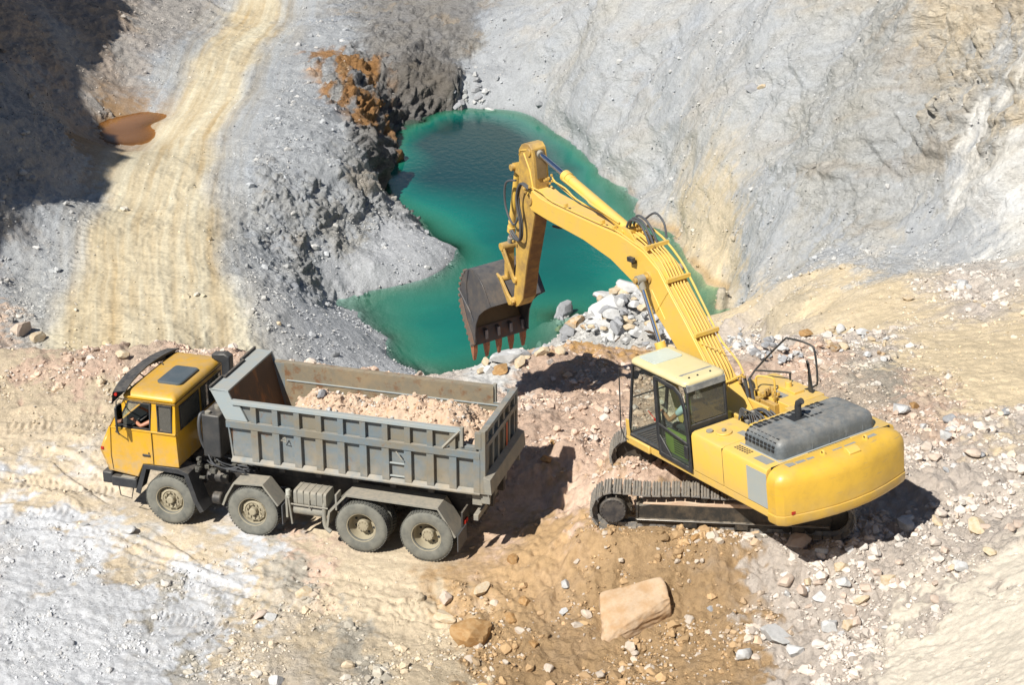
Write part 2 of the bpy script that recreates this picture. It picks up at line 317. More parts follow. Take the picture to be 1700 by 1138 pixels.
def buffer_for(Z):
    u, v, d = proj(GX, GY, Z); ok = (d > 1) & (u > -60) & (u < 1760) & (v > -60) & (v < 1198)
    idx = np.nonzero(ok.ravel())[0]; uu = ((u.ravel()[idx]+60)/3).astype(int); vv = ((v.ravel()[idx]+60)/3).astype(int)
    buf = np.full((424, 610), -1, np.int64); order = np.argsort(-d.ravel()[idx]); buf[vv[order], uu[order]] = idx[order]
    return buf
BUF = buffer_for(Z0)
def hit(u, v):
    i = int((u+60)/3); j = int((v+60)/3)
    for r in range(0, 12):
        s = BUF[max(j-r, 0):j+r+1, max(i-r, 0):i+r+1].ravel(); s = s[s >= 0]
        if len(s):
            k = s[len(s)//2]; return k
    return 0
# soil kinds: colour, lump amplitude, crag amplitude, loose stone density
KIND = {'G': ((.45, .47, .495), .09, .10, .75), 'W': ((.56, .57, .575), .10, .26, .5), 'K': ((.68, .665, .63), .05, .16, .3), 'R': ((.70, .60, .41), .02, 0, .06),
        'P': ((.71, .525, .41), .17, .03, 1.15), 'O': ((.72, .59, .40), .05, .02, .3), 'B': ((.52, .35, .19), .11, .02, .95), 'S': ((.52, .315, .13), .12, .2, .4),
        'D': ((.43, .43, .42), .10, .36, .45), 'X': ((.50, .46, .39), .08, 0, 1.1), 'H': ((.61, .52, .38), .08, .12, .6), 'Z': ((.34, .22, .12), .04, 0, .15), 'C': ((.67, .555, .40), .05, 0, .75), 'L': ((.67, .685, .715), .05, 0, .6), 'U': ((.70, .62, .55), .17, 0, 1.3),
        'N': ((.43, .405, .38), .12, .14, .7), 'T': ((.45, .36, .29), .15, .22, .5), 'M': ((.78, .68, .53), .12, 1., .2), 'J': ((.30, .288, .275), .12, .6, .3), 'I': ((.58, .575, .56), .15, 0, 1.3), 'A': ((.50, .515, .54), .05, .03, .6), 'Y': ((.74, .67, .56), .035, .05, .15), 'V': ((.59, .59, .57), .1, .35, .4), 'E': ((.20, .185, .17), .15, .85, .15), 'F': ((.29, .16, .065), .15, .95, .1), 'Q': ((.40, .29, .19), .2, .9, .1)}  # E: dark cliff rock, with the face's shade put into its tone
SAMP = """C 0 640 60 650 0 740 100 760 100 830 220 850 350 905 600 960 700 985 400 1000 750 1080 680 1060 560 1000 640 1050 400 1120 500 1085 200 700 120 700 500 900 340 880 300 800 500 820
L 420 900 300 930 150 930 380 1090 280 1110 20 890 100 900 60 940 200 960 280 990 100 1000 30 1060 200 1060 350 960 300 1040 100 1120 180 1110
P 480 925 530 945 60 580 150 600 0 550 300 580 400 590 950 640 1000 700 900 720 880 800 960 780 1000 600 870 650 1000 760 960 860 1050 640 1100 780 1250 650 620 640 1350 600 1560 700 1500 650
X 440 960 470 990 560 1110 580 1060 1450 610 1490 640 260 940 340 1100
Z 200 220 180 205 230 200 160 240 200 250 250 215 145 235
Y 1690 960 1650 1000 1600 1060 1550 1110 1690 1100 1640 1110 1680 1030 1480 1130
K 840 600 800 620 1640 260 1600 300 1680 400 1690 190 1690 320
S 1000 580 1060 585 970 578
H 1290 520 1310 500
H 1172 335 1190 375 1165 400 1225 425 1215 470 1150 385 1205 350
B 950 920 1050 910 900 1000 1000 1100 1100 1080 1180 1000 1250 960 850 1060 800 1110 1150 930 1200 1090 1050 1130 900 940 1000 960 1130 1000 800 1040
U 1400 960 1500 920 1600 880 1350 1000 1300 1080 1450 1060 1550 1000 1650 850 1600 780 1680 750 1560 740 1300 930 1250 1115 1450 570 1420 560 1600 480 1620 500 1230 560 1280 570 1450 900 1400 1100
O 1640 590 1600 570 1690 620 1500 600 1650 680 1400 480 1500 500 1450 520 1550 560 1620 620 1680 650 1350 510 1380 540 1690 560 1560 600 1150 430 1180 480 1240 500 1200 520
W 1000 270 1050 200 1100 250 1200 200 1300 250 1400 250 1250 130 1500 150 1600 100 1650 150 1000 100 900 60 950 160 1100 80 1400 60 1020 330 1100 340 1300 40 1500 250 1300 150 1080 130
G 1250 330 1300 400 1350 430 1500 420 1600 420 1250 440 1180 300 1260 100 1130 160 980 210 1230 390 1400 410 1550 400
V 1330 180 1380 120 1450 100 1500 200 1420 180 1300 300 1350 270 1400 330 1360 340 1450 300 1550 220 1370 240
M 1650 30 1600 60 1690 60 1570 20 1640 90
G 470 300 520 290 560 300 430 350 460 400 520 420 600 370 500 350
G 560 60 500 150 480 220 520 250 450 250 560 220 430 430 410 330 385 420 400 500 420 530
A 600 560 550 540 480 520 640 575 530 560 450 540 660 595 700 420 650 450 560 475 640 405 720 425 590 540
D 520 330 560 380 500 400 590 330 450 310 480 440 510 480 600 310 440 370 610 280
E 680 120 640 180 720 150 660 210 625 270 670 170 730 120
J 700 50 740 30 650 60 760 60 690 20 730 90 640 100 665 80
G 800 120 850 150 780 150 880 180 820 60
G 60 480 0 500 90 430 160 330 375 280 420 200 460 100 480 20 330 90 280 130 240 190 50 530 100 400 360 350 400 450 30 440 440 130
N 50 300 100 220 150 180 60 150 200 80 100 60 0 400 300 30 0 250 0 170 240 40
T 20 20 150 30 70 90 190 25 120 20 0 60 170 60
I 1005 490 1040 520 930 530 1080 570 1000 530 1050 500 950 520 1100 540 1130 565"""
def qof(x, y): r = np.hypot(x, y)+1e-3; return 2700*x/r, 800*np.log(r)
sk = []; sx = []; sy = []
for ln in SAMP.split('\n'):
    t = ln.split(); vals = list(map(int, t[1:]))
    for a, b in zip(vals[::2], vals[1::2]):
        k = hit(a, b); sk.append(t[0]); sx.append(GX.flat[k]); sy.append(GY.flat[k])
sqx, sqy = qof(np.array(sx), np.array(sy))
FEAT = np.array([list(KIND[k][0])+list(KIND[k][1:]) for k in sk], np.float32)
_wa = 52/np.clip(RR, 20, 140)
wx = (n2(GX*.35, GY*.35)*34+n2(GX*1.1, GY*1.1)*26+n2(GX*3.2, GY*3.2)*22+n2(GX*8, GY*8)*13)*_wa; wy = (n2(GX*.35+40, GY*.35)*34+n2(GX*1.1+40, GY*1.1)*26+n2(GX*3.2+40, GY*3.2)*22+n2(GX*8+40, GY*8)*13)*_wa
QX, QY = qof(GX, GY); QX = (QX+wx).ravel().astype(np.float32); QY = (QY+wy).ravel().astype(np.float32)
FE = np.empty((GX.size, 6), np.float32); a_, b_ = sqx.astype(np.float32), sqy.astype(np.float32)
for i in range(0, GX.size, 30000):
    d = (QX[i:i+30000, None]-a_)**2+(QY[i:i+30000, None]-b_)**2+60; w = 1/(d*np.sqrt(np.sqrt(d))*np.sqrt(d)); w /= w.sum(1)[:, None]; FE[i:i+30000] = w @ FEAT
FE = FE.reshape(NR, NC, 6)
lump, crag, dens = FE[..., 3], FE[..., 4], FE[..., 5]
sp = RR*.0013
def octv(f, ox=0., sx_=1.): return np.clip(1.6-2.2*f*sp, 0, 1)*n2(GX*f*sx_+ox, GY*f+ox*1.7)
hz = np.zeros_like(Z0)
for f, a in ((.25, 1.3), (.55, .9), (1.1, .8), (2.3, .66), (4.7, .5), (9.5, .36), (19, .22)): hz += a*octv(f, f*7.3)
hz *= lump
_r = 0
for f, a in ((1.6, .5), (3.9, .35), (8.3, .2)): _r = _r+a*(.5-np.abs(octv(f, f*3.1+9)))*np.clip(1.6-2.2*f*sp, 0, 1)
hz += _r*lump*.28*sstep(.08, .14, lump)
# haul road: wheel ruts along its course
def course(pts):
    P = [(GX.flat[k], GY.flat[k]) for k in (hit(a, b) for a, b in pts)]
    best = np.full(GX.shape, 1e9, np.float32); lat = np.zeros_like(best); alo = np.zeros_like(best); acc = 0
    for a, b in zip(P[:-1], P[1:]):
        dx, dy = b[0]-a[0], b[1]-a[1]; L = math.hypot(dx, dy); t = np.clip(((GX-a[0])*dx+(GY-a[1])*dy)/L/L, 0, 1)
        d = np.hypot(GX-a[0]-t*dx, GY-a[1]-t*dy); m = d < best
        best = np.where(m, d, best); sg = ((GX-a[0])*dy-(GY-a[1])*dx)/L; lat = np.where(m, sg, lat); alo = np.where(m, acc+t*L, alo); acc += L
    return best, lat, alo
rd, rl, ra = course([(432, 2), (400, 60), (350, 150), (305, 230), (268, 310), (250, 400), (248, 480), (262, 560)])
lane, ll, la = course([(0, 770), (150, 800), (330, 870), (520, 930), (700, 960), (820, 930), (900, 860)])
rl0 = rl; rin = sstep(5.2, 2.2, rd)*(Z0 < -4); lin = sstep(3.0, 1.0, lane)
rl = rl+n2(GX*.06, GY*.06)*.7+n2(GX*.4, GY*.4)*.05
streak = n2(rl*1.1+3, ra*.05)*.9+.55*n2(rl*3.6, ra*.11)+.3*n2(rl*11, ra*.35)+.15*n2(GX*.9, GY*.3)
streak2 = n2(ll*3.1+3, la*.12)+.6*n2(ll*8, la*.2)
hz *= 1-.75*rin; hz += rin*(streak*.03)+lin*streak2*.03
def tread(u, v, du, dv, wl, ww, pitch, amp):     # lug prints of a tyre pressed into soft ground
    global hz
    k = hit(u, v); k2 = hit(u+du, v+dv); x0, y0 = GX.flat[k], GY.flat[k]; dx, dy = GX.flat[k2]-x0, GY.flat[k2]-y0; L = math.hypot(dx, dy)+1e-6; dx /= L; dy /= L
    a = (GX-x0)*dx+(GY-y0)*dy; b = (GX-x0)*dy-(GY-y0)*dx+.25*np.sin(a*.9)
    m = sstep(wl, wl*.7, np.abs(a))*sstep(ww, ww*.75, np.abs(b))*(.4+.6*sstep(-.3, .2, n2(GX*1.5+u, GY*1.5)))
    hz = hz+m*(amp*np.sin(2*np.pi*(a+.25*np.abs(b))/pitch)-amp*.4)
for t in ((310, 1040, 60, 15, 1.0, .34, .13, .02), (90, 708, 40, 8, 1.3, .3, .17, .03), (120, 815, 40, 3, 1.6, .3, .15, .025), (240, 985, 50, 24, 1.0, .25, .13, .014), (60, 855, 40, 2, 1.6, .25, .14, .012),
          (188, 535, 2, 20, 2.0, .3, .3, .05), (140, 400, -12, 20, 3, .3, .4, .06), (640, 1010, 60, -24, 1.3, .12, .4, .03)): tread(*t)
rutc = np.zeros_like(hz)
def ruts(pts, gauge=1.0, hwid=.27, depth=.025, pitch=.16, amp=.009, z=None):
    global hz, rutc
    d, lt, al = course(pts); lt = lt+n2(al*.15, al*0+gauge*3)*.25; b = np.abs(np.abs(lt)-gauge); near = (d < gauge+1.2)*(RR < 55)
    br = sstep(-.35, .15, n2(GX*.45+pts[0][0], GY*.45)); m = sstep(hwid, hwid*.8, b)*near*br
    hz = hz-m*depth+sstep(hwid*1.7, hwid*1.1, b)*(1-sstep(hwid*1.1, hwid*.8, b))*near*br*depth*.8+m*amp*np.sin(2*np.pi*(al+.5*(b/hwid)**1*hwid)/pitch)*sstep(-.2, .2, n2(GX*.8+9, GY*.8))
    rutc = np.maximum(rutc, m)
ruts([(-80, 745), (80, 760), (200, 800), (330, 860), (520, 925), (700, 965), (830, 930), (930, 850)])
ruts([(-80, 690), (60, 715), (160, 735), (260, 800), (380, 880)], .95, .3, .04, .2, .02)
ruts([(-60, 830), (80, 835), (230, 850), (420, 930), (600, 990), (760, 970), (870, 890)], 1.0, .26, .022, .15, .01)
ruts([(120, 960), (250, 1010), (380, 1060), (560, 1060), (700, 1000), (800, 930)], 1.0, .24, .012, .13, .008)
# pads under the machines
TXY = (-1.3606, 31.9133); TYAW = .287
tfx, tfy = -math.cos(TYAW), math.sin(TYAW)
ta = (GX-TXY[0])*tfx+(GY-TXY[1])*tfy; tb = -(GX-TXY[0])*math.sin(TYAW)-(GY-TXY[1])*math.cos(TYAW)
pm = sstep(1.0, 0, np.maximum(np.maximum(-1-ta, ta-6.8), np.abs(tb)-1.5))
ZB = Z0*(1-pm)+pm*0
KYAW = math.radians(5.5); KO = (4.62, 31.64)
kfx, kfy = -math.cos(KYAW), math.sin(KYAW)
ka = (GX-KO[0])*kfx+(GY-KO[1])*kfy; kb = -(GX-KO[0])*math.sin(KYAW)-(GY-KO[1])*math.cos(KYAW)
km = sstep(.6, 0, np.maximum(np.maximum(-.9-ka, ka-2.95), np.abs(kb-1.12)-.42))
ZB = ZB*(1-km)+km*(.85)
fm_ = sstep(.5, 0, np.maximum(np.abs(ka-.3)-2.2, np.abs(kb+1.1)-.9)); ZB = ZB*(1-fm_)+fm_*(1.18)
hz *= (1-.75*pm)*(1-.6*km)
ZZ = ZB+hz
# crags: push steep, rocky ground in and out along its normal
dzr = np.gradient(ZB, axis=0)/np.maximum(np.gradient(RR, axis=0), 1e-3); dzt = np.gradient(ZB, axis=1)/np.maximum(np.gradient(TT, axis=1)*RR, 1e-3)
nx = -(dzr*np.sin(TT)+dzt*np.cos(TT)); ny = -(dzr*np.cos(TT)-dzt*np.sin(TT)); nz = np.ones_like(nx); ln_ = np.sqrt(nx*nx+ny*ny+1); nx /= ln_; ny /= ln_; nz /= ln_
def c3(f, sx_=1, sz=1, o=0.):
    X = (GX*.8+ZZ*.5)*f*sx_+o; Y = (GY*.9)*f+o; Zq = (ZZ*.9-GX*.45+GY*.1)*f*sz+o
    return n3(X, Y, Zq)*np.clip(1.6-2.2*f*sp, 0, 1)
cr = 0
for f, a, sz in ((.22, 1.5, 1.5), (.5, 1.0, 2.2), (1.1, .6, 2.6), (2.3, .36, 2.6), (4.6, .18, 2)):
    q = c3(f, 1, sz, f*5); cr = cr+a*(q if f < .4 else (.33-np.abs(q))*1.5)
tw = ZZ+n2(GX*.11, GY*.11)*1.8+n2(GX*.5, GY*.5)*.5; ph = tw/1.5; saw = ph-np.floor(ph)
ledge = (sstep(0, .12, saw)*(1-saw))*sstep(-.05, .3, n2(GX*.13+3, GY*.13+ZZ*.2))
cr = (cr*.85+ledge*.75)*np.clip(crag, 0, 1)*np.where(RR < 52, .25, 1.)
# rain rills and digger-bucket scrapes down the big pale wall on the right
wall = sstep(.3, .44, np.where((GX > 2) & (GY > 58), 1-nz, 0)*2.2)*sstep(0, 4, GX-2)
rill = (.4-np.abs(n2(GX*1.25+ZZ*.4, GY*.16+9)))*.12+(.35-np.abs(n2(GX*3.1, GY*.3+ZZ*.2)))*.07
rill = rill*(.3+sstep(-.1, .35, n2(GX*.1+5, GY*.13)))
fold = (.42-np.abs(n2(GX*.085+GY*.05+3, GY*.10-GX*.02)))*2.2+(.4-np.abs(n2(GX*.2-GY*.08+8, GY*.2+GX*.1)))*.9
cr = cr+wall*rill*.5+sstep(.12, .3, 1-nz+0*cr)*(GX > -4)*(GY > 62)*sstep(-9.9, -8.5, ZZ)*fold*.75
cr = np.clip(cr, -.75, .85); shift = (RR > 22)*(RR < 160)
PX = GX+nx*cr*shift; PY = GY+ny*cr*shift; PZ = ZZ+nz*cr*shift
# ground colours; the cliff's shade is part of kind E's tone
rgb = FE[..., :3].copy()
hw = np.interp(RR, [50, 58, 69, 85, 130], [4.4, 3.8, 2.6, 1.75, 1.7]); en = n2(GX*.3, GY*.15)*.5+n2(GX*1.7, GY*.6)*.15+n2(GX*5, GY*2)*.08
rmask = (sstep(hw+.75, hw-.6, np.abs(rl0)+en)*(Z0 < -4))[..., None]; rgb = rgb*(1-rmask)+rmask*np.array([.63, .55, .395])
ed, el_, ea_ = course([(572, 90), (585, 140), (602, 190), (622, 240), (640, 285)])
os_ = (sstep(3.2, 1.2, ed+n2(GX*.9, GY*.9)*.9)*sstep(-.3, .15, n2(GX*1.5+ZZ*.7, GY*.22+ZZ*.1)+.35*n2(GX*4, GY*1.2))*(Z0 < -4)*.9)[..., None]; rgb = rgb*(1-os_)+os_*np.array([.40, .205, .07])
sh = (sstep(hw+2.6, hw, np.abs(rl0)+en*2)*(Z0 < -4)*.35)[..., None]*(1-rmask); rgb = rgb*(1-sh)+sh*np.array([.62, .58, .49])
m1 = n2(GX*.8, GY*.8+ZZ*.5)*.5+n2(GX*2.6, GY*2.6+ZZ)*.35+octv(7, 3)*.3+octv(17, 5)*.22
rgb *= (1+.13*m1)[..., None]
warm = (n2(GX*.22+7, GY*.22)+.6*n2(GX*.9+7, GY*.9+ZZ))*(crag > .15)
rgb *= 1+np.stack([.04*warm, .0*warm, -.07*warm], -1)
stain = sstep(.28, .55, n2(GX*.33+17, GY*.33+ZZ*.7)+.4*n2(GX*1.6, GY*1.6+ZZ*1.6))*sstep(.12, .4, crag)*.3*(FE[..., 0] > .3)
rgb = rgb*(1-stain[..., None])+stain[..., None]*np.array([.50, .37, .22])
for off, wd, st in ((-1.35, .22, .07), (-.15, .2, .05), (.75, .22, .07), (1.5, .18, .05), (-2.1, .18, .04)): streak = streak-sstep(wd, wd*.4, np.abs(rl-off))*(st/.2)*2.2*sstep(-.4, .2, n2(ra*.12+off*9, ra*0+3))
rk = (streak*.24*rin)[..., None]; rgb = rgb*(1+rk*np.array([.6, .9, 1.3]))
rgb *= (1+(streak2*lin*.12+rutc*.06)[..., None])
# pale chalk dust and orange mud lines at the waterline
wl = np.exp(-((PZ+9.85)/.16)**2)*(GY > 55)*(GX > -9); wr = wl*sstep(4, 8, GX)*sstep(-.3, .2, n2(GX*.5, GY*.5))
rgb = rgb*(1-.7*wr[..., None])+.7*wr[..., None]*np.array([.50, .33, .15])
wet = sstep(-9.8, -10.2, PZ)*(GY > 55); rgb = rgb*(1-.35*wet[..., None])
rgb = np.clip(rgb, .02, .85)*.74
gm, n, l, b = newmat('quarry_ground'); b.inputs['Roughness'].default_value = .95; b.inputs['Specular IOR Level'].default_value = .15
at = n.new('ShaderNodeAttribute'); at.attribute_name = 'soil'
tc = n.new('ShaderNodeNewGeometry')
nt = n.new('ShaderNodeTexNoise'); nt.inputs['Scale'].default_value = 9; nt.inputs['Detail'].default_value = 9; nt.inputs['Roughness'].default_value = .72; l.new(tc.outputs['Position'], nt.inputs[0])
mr = n.new('ShaderNodeMapRange'); mr.inputs[1].default_value = .3; mr.inputs[2].default_value = .7; mr.inputs[3].default_value = .78; mr.inputs[4].default_value = 1.2; l.new(nt.outputs[0], mr.inputs[0])
vm = n.new('ShaderNodeVectorMath'); vm.operation = 'SCALE'; l.new(at.outputs['Color'], vm.inputs[0]); l.new(mr.outputs[0], vm.inputs['Scale']); l.new(vm.outputs[0], b.inputs['Base Color'])
nb = n.new('ShaderNodeTexNoise'); nb.inputs['Scale'].default_value = 7; nb.inputs['Detail'].default_value = 10; nb.inputs['Roughness'].default_value = .78; l.new(tc.outputs['Position'], nb.inputs[0])
vo = n.new('ShaderNodeTexVoronoi'); vo.inputs['Scale'].default_value = 11; l.new(tc.outputs['Position'], vo.inputs[0])
ad = n.new('ShaderNodeMath'); ad.operation = 'MULTIPLY_ADD'; ad.inputs[1].default_value = -.12; l.new(vo.outputs[0], ad.inputs[0]); l.new(nb.outputs[0], ad.inputs[2])
bp = n.new('ShaderNodeBump'); ga = n.new('ShaderNodeAttribute'); ga.attribute_name = 'grain'; gs = n.new('ShaderNodeSeparateColor'); l.new(ga.outputs['Color'], gs.inputs[0]); l.new(gs.outputs[0], bp.inputs['Strength']); bp.inputs['Distance'].default_value = .13; l.new(ad.outputs[0], bp.inputs['Height'])
mp = n.new('ShaderNodeMapping'); mp.inputs['Scale'].default_value = (1, 1, 2.2); mp.inputs['Rotation'].default_value = (.1, .45, .3); l.new(tc.outputs['Position'], mp.inputs[0])
n4 = n.new('ShaderNodeTexNoise'); n4.inputs['Scale'].default_value = 1.6; n4.inputs['Detail'].default_value = 10; n4.inputs['Roughness'].default_value = .68; n4.inputs['Distortion'].default_value = .4; l.new(mp.outputs[0], n4.inputs[0])
v4 = n.new('ShaderNodeTexVoronoi'); v4.inputs['Scale'].default_value = 1.5; v4.feature = 'DISTANCE_TO_EDGE'; l.new(mp.outputs[0], v4.inputs[0])
q4 = n.new('ShaderNodeMath'); q4.operation = 'MULTIPLY_ADD'; q4.inputs[1].default_value = .25; l.new(v4.outputs[0], q4.inputs[0]); l.new(n4.outputs[0], q4.inputs[2])
r4 = n.new('ShaderNodeMapRange'); r4.inputs[1].default_value = .05; r4.inputs[2].default_value = .4; r4.inputs[3].default_value = .0; l.new(at.outputs['Alpha'], r4.inputs[0])
b4 = n.new('ShaderNodeBump'); b4.inputs['Distance'].default_value = .42; l.new(r4.outputs[0], b4.inputs['Strength']); l.new(q4.outputs[0], b4.inputs['Height']); l.new(bp.outputs[0], b4.inputs['Normal']); l.new(b4.outputs[0], b.inputs['Normal'])
_i = (np.arange(NR-1)[:, None]*NC+np.arange(NC-1)[None, :]).ravel()
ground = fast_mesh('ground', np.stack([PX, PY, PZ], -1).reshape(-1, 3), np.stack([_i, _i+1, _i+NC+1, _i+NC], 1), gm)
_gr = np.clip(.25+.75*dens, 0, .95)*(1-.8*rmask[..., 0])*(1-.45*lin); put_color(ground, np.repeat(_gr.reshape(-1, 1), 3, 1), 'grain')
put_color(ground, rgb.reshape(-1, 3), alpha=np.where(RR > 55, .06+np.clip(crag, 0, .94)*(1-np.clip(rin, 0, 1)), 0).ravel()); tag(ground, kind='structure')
def prj_buf():
    u, v, d = proj(PX, PY, PZ); ok = (d > 1) & (u > -60) & (u < 1760) & (v > -60) & (v < 1198)
    idx = np.nonzero(ok.ravel())[0]; uu = ((u.ravel()[idx]+60)/3).astype(int); vv = ((v.ravel()[idx]+60)/3).astype(int)
    buf = np.full((424, 610), -1, np.int64); order = np.argsort(-d.ravel()[idx]); buf[vv[order], uu[order]] = idx[order]; return buf
BUF = prj_buf(); FX, FY, FZ = PX.ravel(), PY.ravel(), PZ.ravel(); FRGB = rgb.reshape(-1, 3)
# water
def water(name, x0, x1, y0, y1, step, zl, mat, keep=-.6):
    xs = np.arange(x0, x1, step); ys = np.arange(y0, y1, step); X, Y = np.meshgrid(xs, ys, indexing='ij')
    D = zl-rbf(X, Y); nyy = len(ys)
    i = (np.arange(len(xs)-1)[:, None]*nyy+np.arange(nyy-1)[None, :]).ravel()
    f = np.stack([i, i+nyy, i+nyy+1, i+1], 1); f = f[D.ravel()[f].max(1) > keep]
    o = fast_mesh(name, np.stack([X, Y, np.full(X.shape, zl)], -1).reshape(-1, 3), f, mat)
    put_color(o, np.stack([np.clip(D, 0, 8).ravel()]*3, 1), 'depth'); return tag(o, kind='structure')
def watermat(name, deep, mid, k, rough, bump, tint=(.80, .97, .90, 1), dark=(.001, .036, .037, 1)):
    m, n, l, b = newmat(name); out = n['Material Output']
    a = n.new('ShaderNodeAttribute'); a.attribute_name = 'depth'; s_ = n.new('ShaderNodeSeparateColor'); l.new(a.outputs['Color'], s_.inputs[0])
    e = n.new('ShaderNodeMath'); e.operation = 'MULTIPLY'; e.inputs[1].default_value = -k; l.new(s_.outputs[0], e.inputs[0])
    x = n.new('ShaderNodeMath'); x.operation = 'EXPONENT'; l.new(e.outputs[0], x.inputs[0])
    inv = n.new('ShaderNodeMath'); inv.operation = 'SUBTRACT'; inv.inputs[0].default_value = 1; l.new(x.outputs[0], inv.inputs[1])
    mr = n.new('ShaderNodeMapRange'); mr.inputs[1].default_value = .1; mr.inputs[2].default_value = 2.6; l.new(s_.outputs[0], mr.inputs[0])
    g = n.new('ShaderNodeNewGeometry'); t = n.new('ShaderNodeTexNoise'); t.inputs['Scale'].default_value = .16; t.inputs['Detail'].default_value = 4; l.new(g.outputs['Position'], t.inputs[0])
    mx = n.new('ShaderNodeMix'); mx.data_type = 'RGBA'; mx.inputs[6].default_value = mid; mx.inputs[7].default_value = deep; l.new(mr.outputs[0], mx.inputs[0])
    sc = n.new('ShaderNodeMapRange'); sc.inputs[1].default_value = .35; sc.inputs[2].default_value = .65; sc.inputs[3].default_value = .82; sc.inputs[4].default_value = 1.15; l.new(t.outputs[0], sc.inputs[0])
    vm = n.new('ShaderNodeVectorMath'); vm.operation = 'SCALE'; l.new(mx.outputs[2], vm.inputs[0]); l.new(sc.outputs[0], vm.inputs['Scale'])
    dk = n.new('ShaderNodeMapRange'); dk.inputs[1].default_value = 2.0; dk.inputs[2].default_value = 5.2; l.new(s_.outputs[0], dk.inputs[0])
    m2 = n.new('ShaderNodeMix'); m2.data_type = 'RGBA'; m2.inputs[7].default_value = dark; l.new(dk.outputs[0], m2.inputs[0]); l.new(vm.outputs[0], m2.inputs[6])  # dark tint of deep water doubles as cliff shade and reflection
    l.new(m2.outputs[2], b.inputs['Base Color']); b.inputs['Roughness'].default_value = rough; b.inputs['IOR'].default_value = 1.33
    mp = n.new('ShaderNodeMapping'); mp.inputs['Scale'].default_value = (1, .55, 1); mp.inputs['Rotation'].default_value = (0, 0, .5); l.new(g.outputs['Position'], mp.inputs[0])
    w = n.new('ShaderNodeTexNoise'); w.inputs['Scale'].default_value = 3.2; w.inputs['Detail'].default_value = 4; l.new(mp.outputs[0], w.inputs[0])
    bp = n.new('ShaderNodeBump'); bp.inputs['Strength'].default_value = bump; bp.inputs['Distance'].default_value = .05; l.new(w.outputs[0], bp.inputs['Height']); l.new(bp.outputs[0], b.inputs['Normal'])
    tr = n.new('ShaderNodeBsdfTransparent'); tr.inputs[0].default_value = tint
    ms = n.new('ShaderNodeMixShader'); l.new(inv.outputs[0], ms.inputs[0]); l.new(tr.outputs[0], ms.inputs[1]); l.new(b.outputs[0], ms.inputs[2]); l.new(ms.outputs[0], out.inputs[0]); return m
water('pool_water', -16, 14, 56, 112, .25, -10, watermat('pool_water', (.001, .145, .112, 1), (.04, .20, .115, 1), 1.1, .12, .25))
water('puddle_water', -29, -17.5, 84, 102, .25, -7.35, watermat('puddle_water', (.23, .085, .016, 1), (.26, .12, .035, 1), 4.5, .08, .12, (.8, .6, .4, 1)), -.3)
# ================================================================ MACHINE MATERIALS
DUSTC = (.46, .41, .32, 1)
M_ty = paint('truck_yellow', (.78, .42, .010, 1), (.50, .33, .09, 1), .5, .42, scale=2.5, dust=.35, coat=.2, mud=(1.0, 1.95, .75), scr=.25)
M_box = paint('box_grey_paint', (.175, .225, .26, 1), (.25, .215, .15, 1), .85, .6, scale=1.5, lo=.40, hi=.62, rust=(.22, .10, .04, 1), rlo=.61, dust=.45, bump=.15, mud=(1.55, 2.3, .6), scr=.5)
M_boxin = paint('box_inside_steel', (.235, .205, .15, 1), (.36, .27, .16, 1), .8, .65, scale=1.8, rust=(.20, .085, .03, 1), rlo=.54, dust=.3, bump=.2)
M_boxlip = paint('box_lip_paint', (.36, .42, .44, 1), (.45, .43, .36, 1), .6, .6, scale=2.5, rust=(.22, .10, .04, 1), rlo=.68, dust=.4)
M_blk = paint('black_plastic', (.030, .033, .038, 1), (.10, .10, .10, 1), .4, .5, scale=4, dust=.22)
M_dark = paint('dark_steel', (.03, .03, .032, 1), (.14, .12, .10, 1), .5, .6, scale=4, dust=.35)
M_dusty = paint('dusty_steel', (.27, .265, .235, 1), (.40, .37, .29, 1), .7, .8, scale=5, dust=.6, bump=.15)
M_tyre = paint('dusty_tyre', (.125, .13, .118, 1), (.25, .245, .21, 1), .8, .9, scale=3.5, lo=.35, hi=.6, bump=.3)
M_tread = paint('tyre_tread', (.10, .102, .095, 1), (.24, .23, .19, 1), .8, .92, scale=5, bump=.3)
M_rim = paint('dusty_rim', (.42, .37, .26, 1), (.30, .26, .19, 1), .6, .75, scale=5, bump=.1)
M_rub = paint('black_rubber', (.085, .09, .10, 1), (.12, .12, .12, 1), .4, .55, scale=8)
M_red = paint('red_lens', (.5, .02, .01, 1), rough=.2); M_orng = paint('orange_paint', (.85, .13, .02, 1), (.4, .12, .05, 1), .3, .6)
M_chr = paint('chrome_rod', (.75, .78, .85, 1), rough=.09, metal=1)
M_ey = paint('digger_yellow', (.90, .58, .10, 1), (.74, .52, .20, 1), .6, .46, scale=1.8, dust=.3, coat=.12, mud=(1.1, 1.75, .4), scr=.3)
M_eyd = paint('digger_yellow_worn', (.70, .44, .09, 1), (.32, .20, .09, 1), .75, .55, scale=3, lo=.4, hi=.65, dust=.3, bump=.1)
M_eys = paint('arm_underside_brown', (.42, .21, .05, 1), (.20, .10, .035, 1), .9, .6, scale=3, lo=.35, hi=.6, stretch=(1, 1, 2.5))  # darker brown than the side faces of the arm
M_eyr = paint('counterweight_yellow', (.84, .51, .045, 1), (.50, .31, .05, 1), .55, .42, scale=.9, mud=(1.0, 1.7, .5), scr=.4, lo=.42, hi=.68, dust=.2, coat=.3)
M_cream = paint('cab_roof_cream', (.80, .70, .40, 1), (.78, .62, .28, 1), .5, .45, scale=2.5, dust=.1)
M_hatch = paint('pale_hatch', (.62, .70, .64, 1), (.5, .52, .46, 1), .3, .35, scale=3)
M_hood = paint('hood_plastic', (.12, .14, .155, 1), (.27, .30, .32, 1), .6, .5, scale=3, dust=.4)
M_pad = paint('grip_pad', (.30, .31, .30, 1), (.42, .38, .28, 1), .5, .9, scale=20)
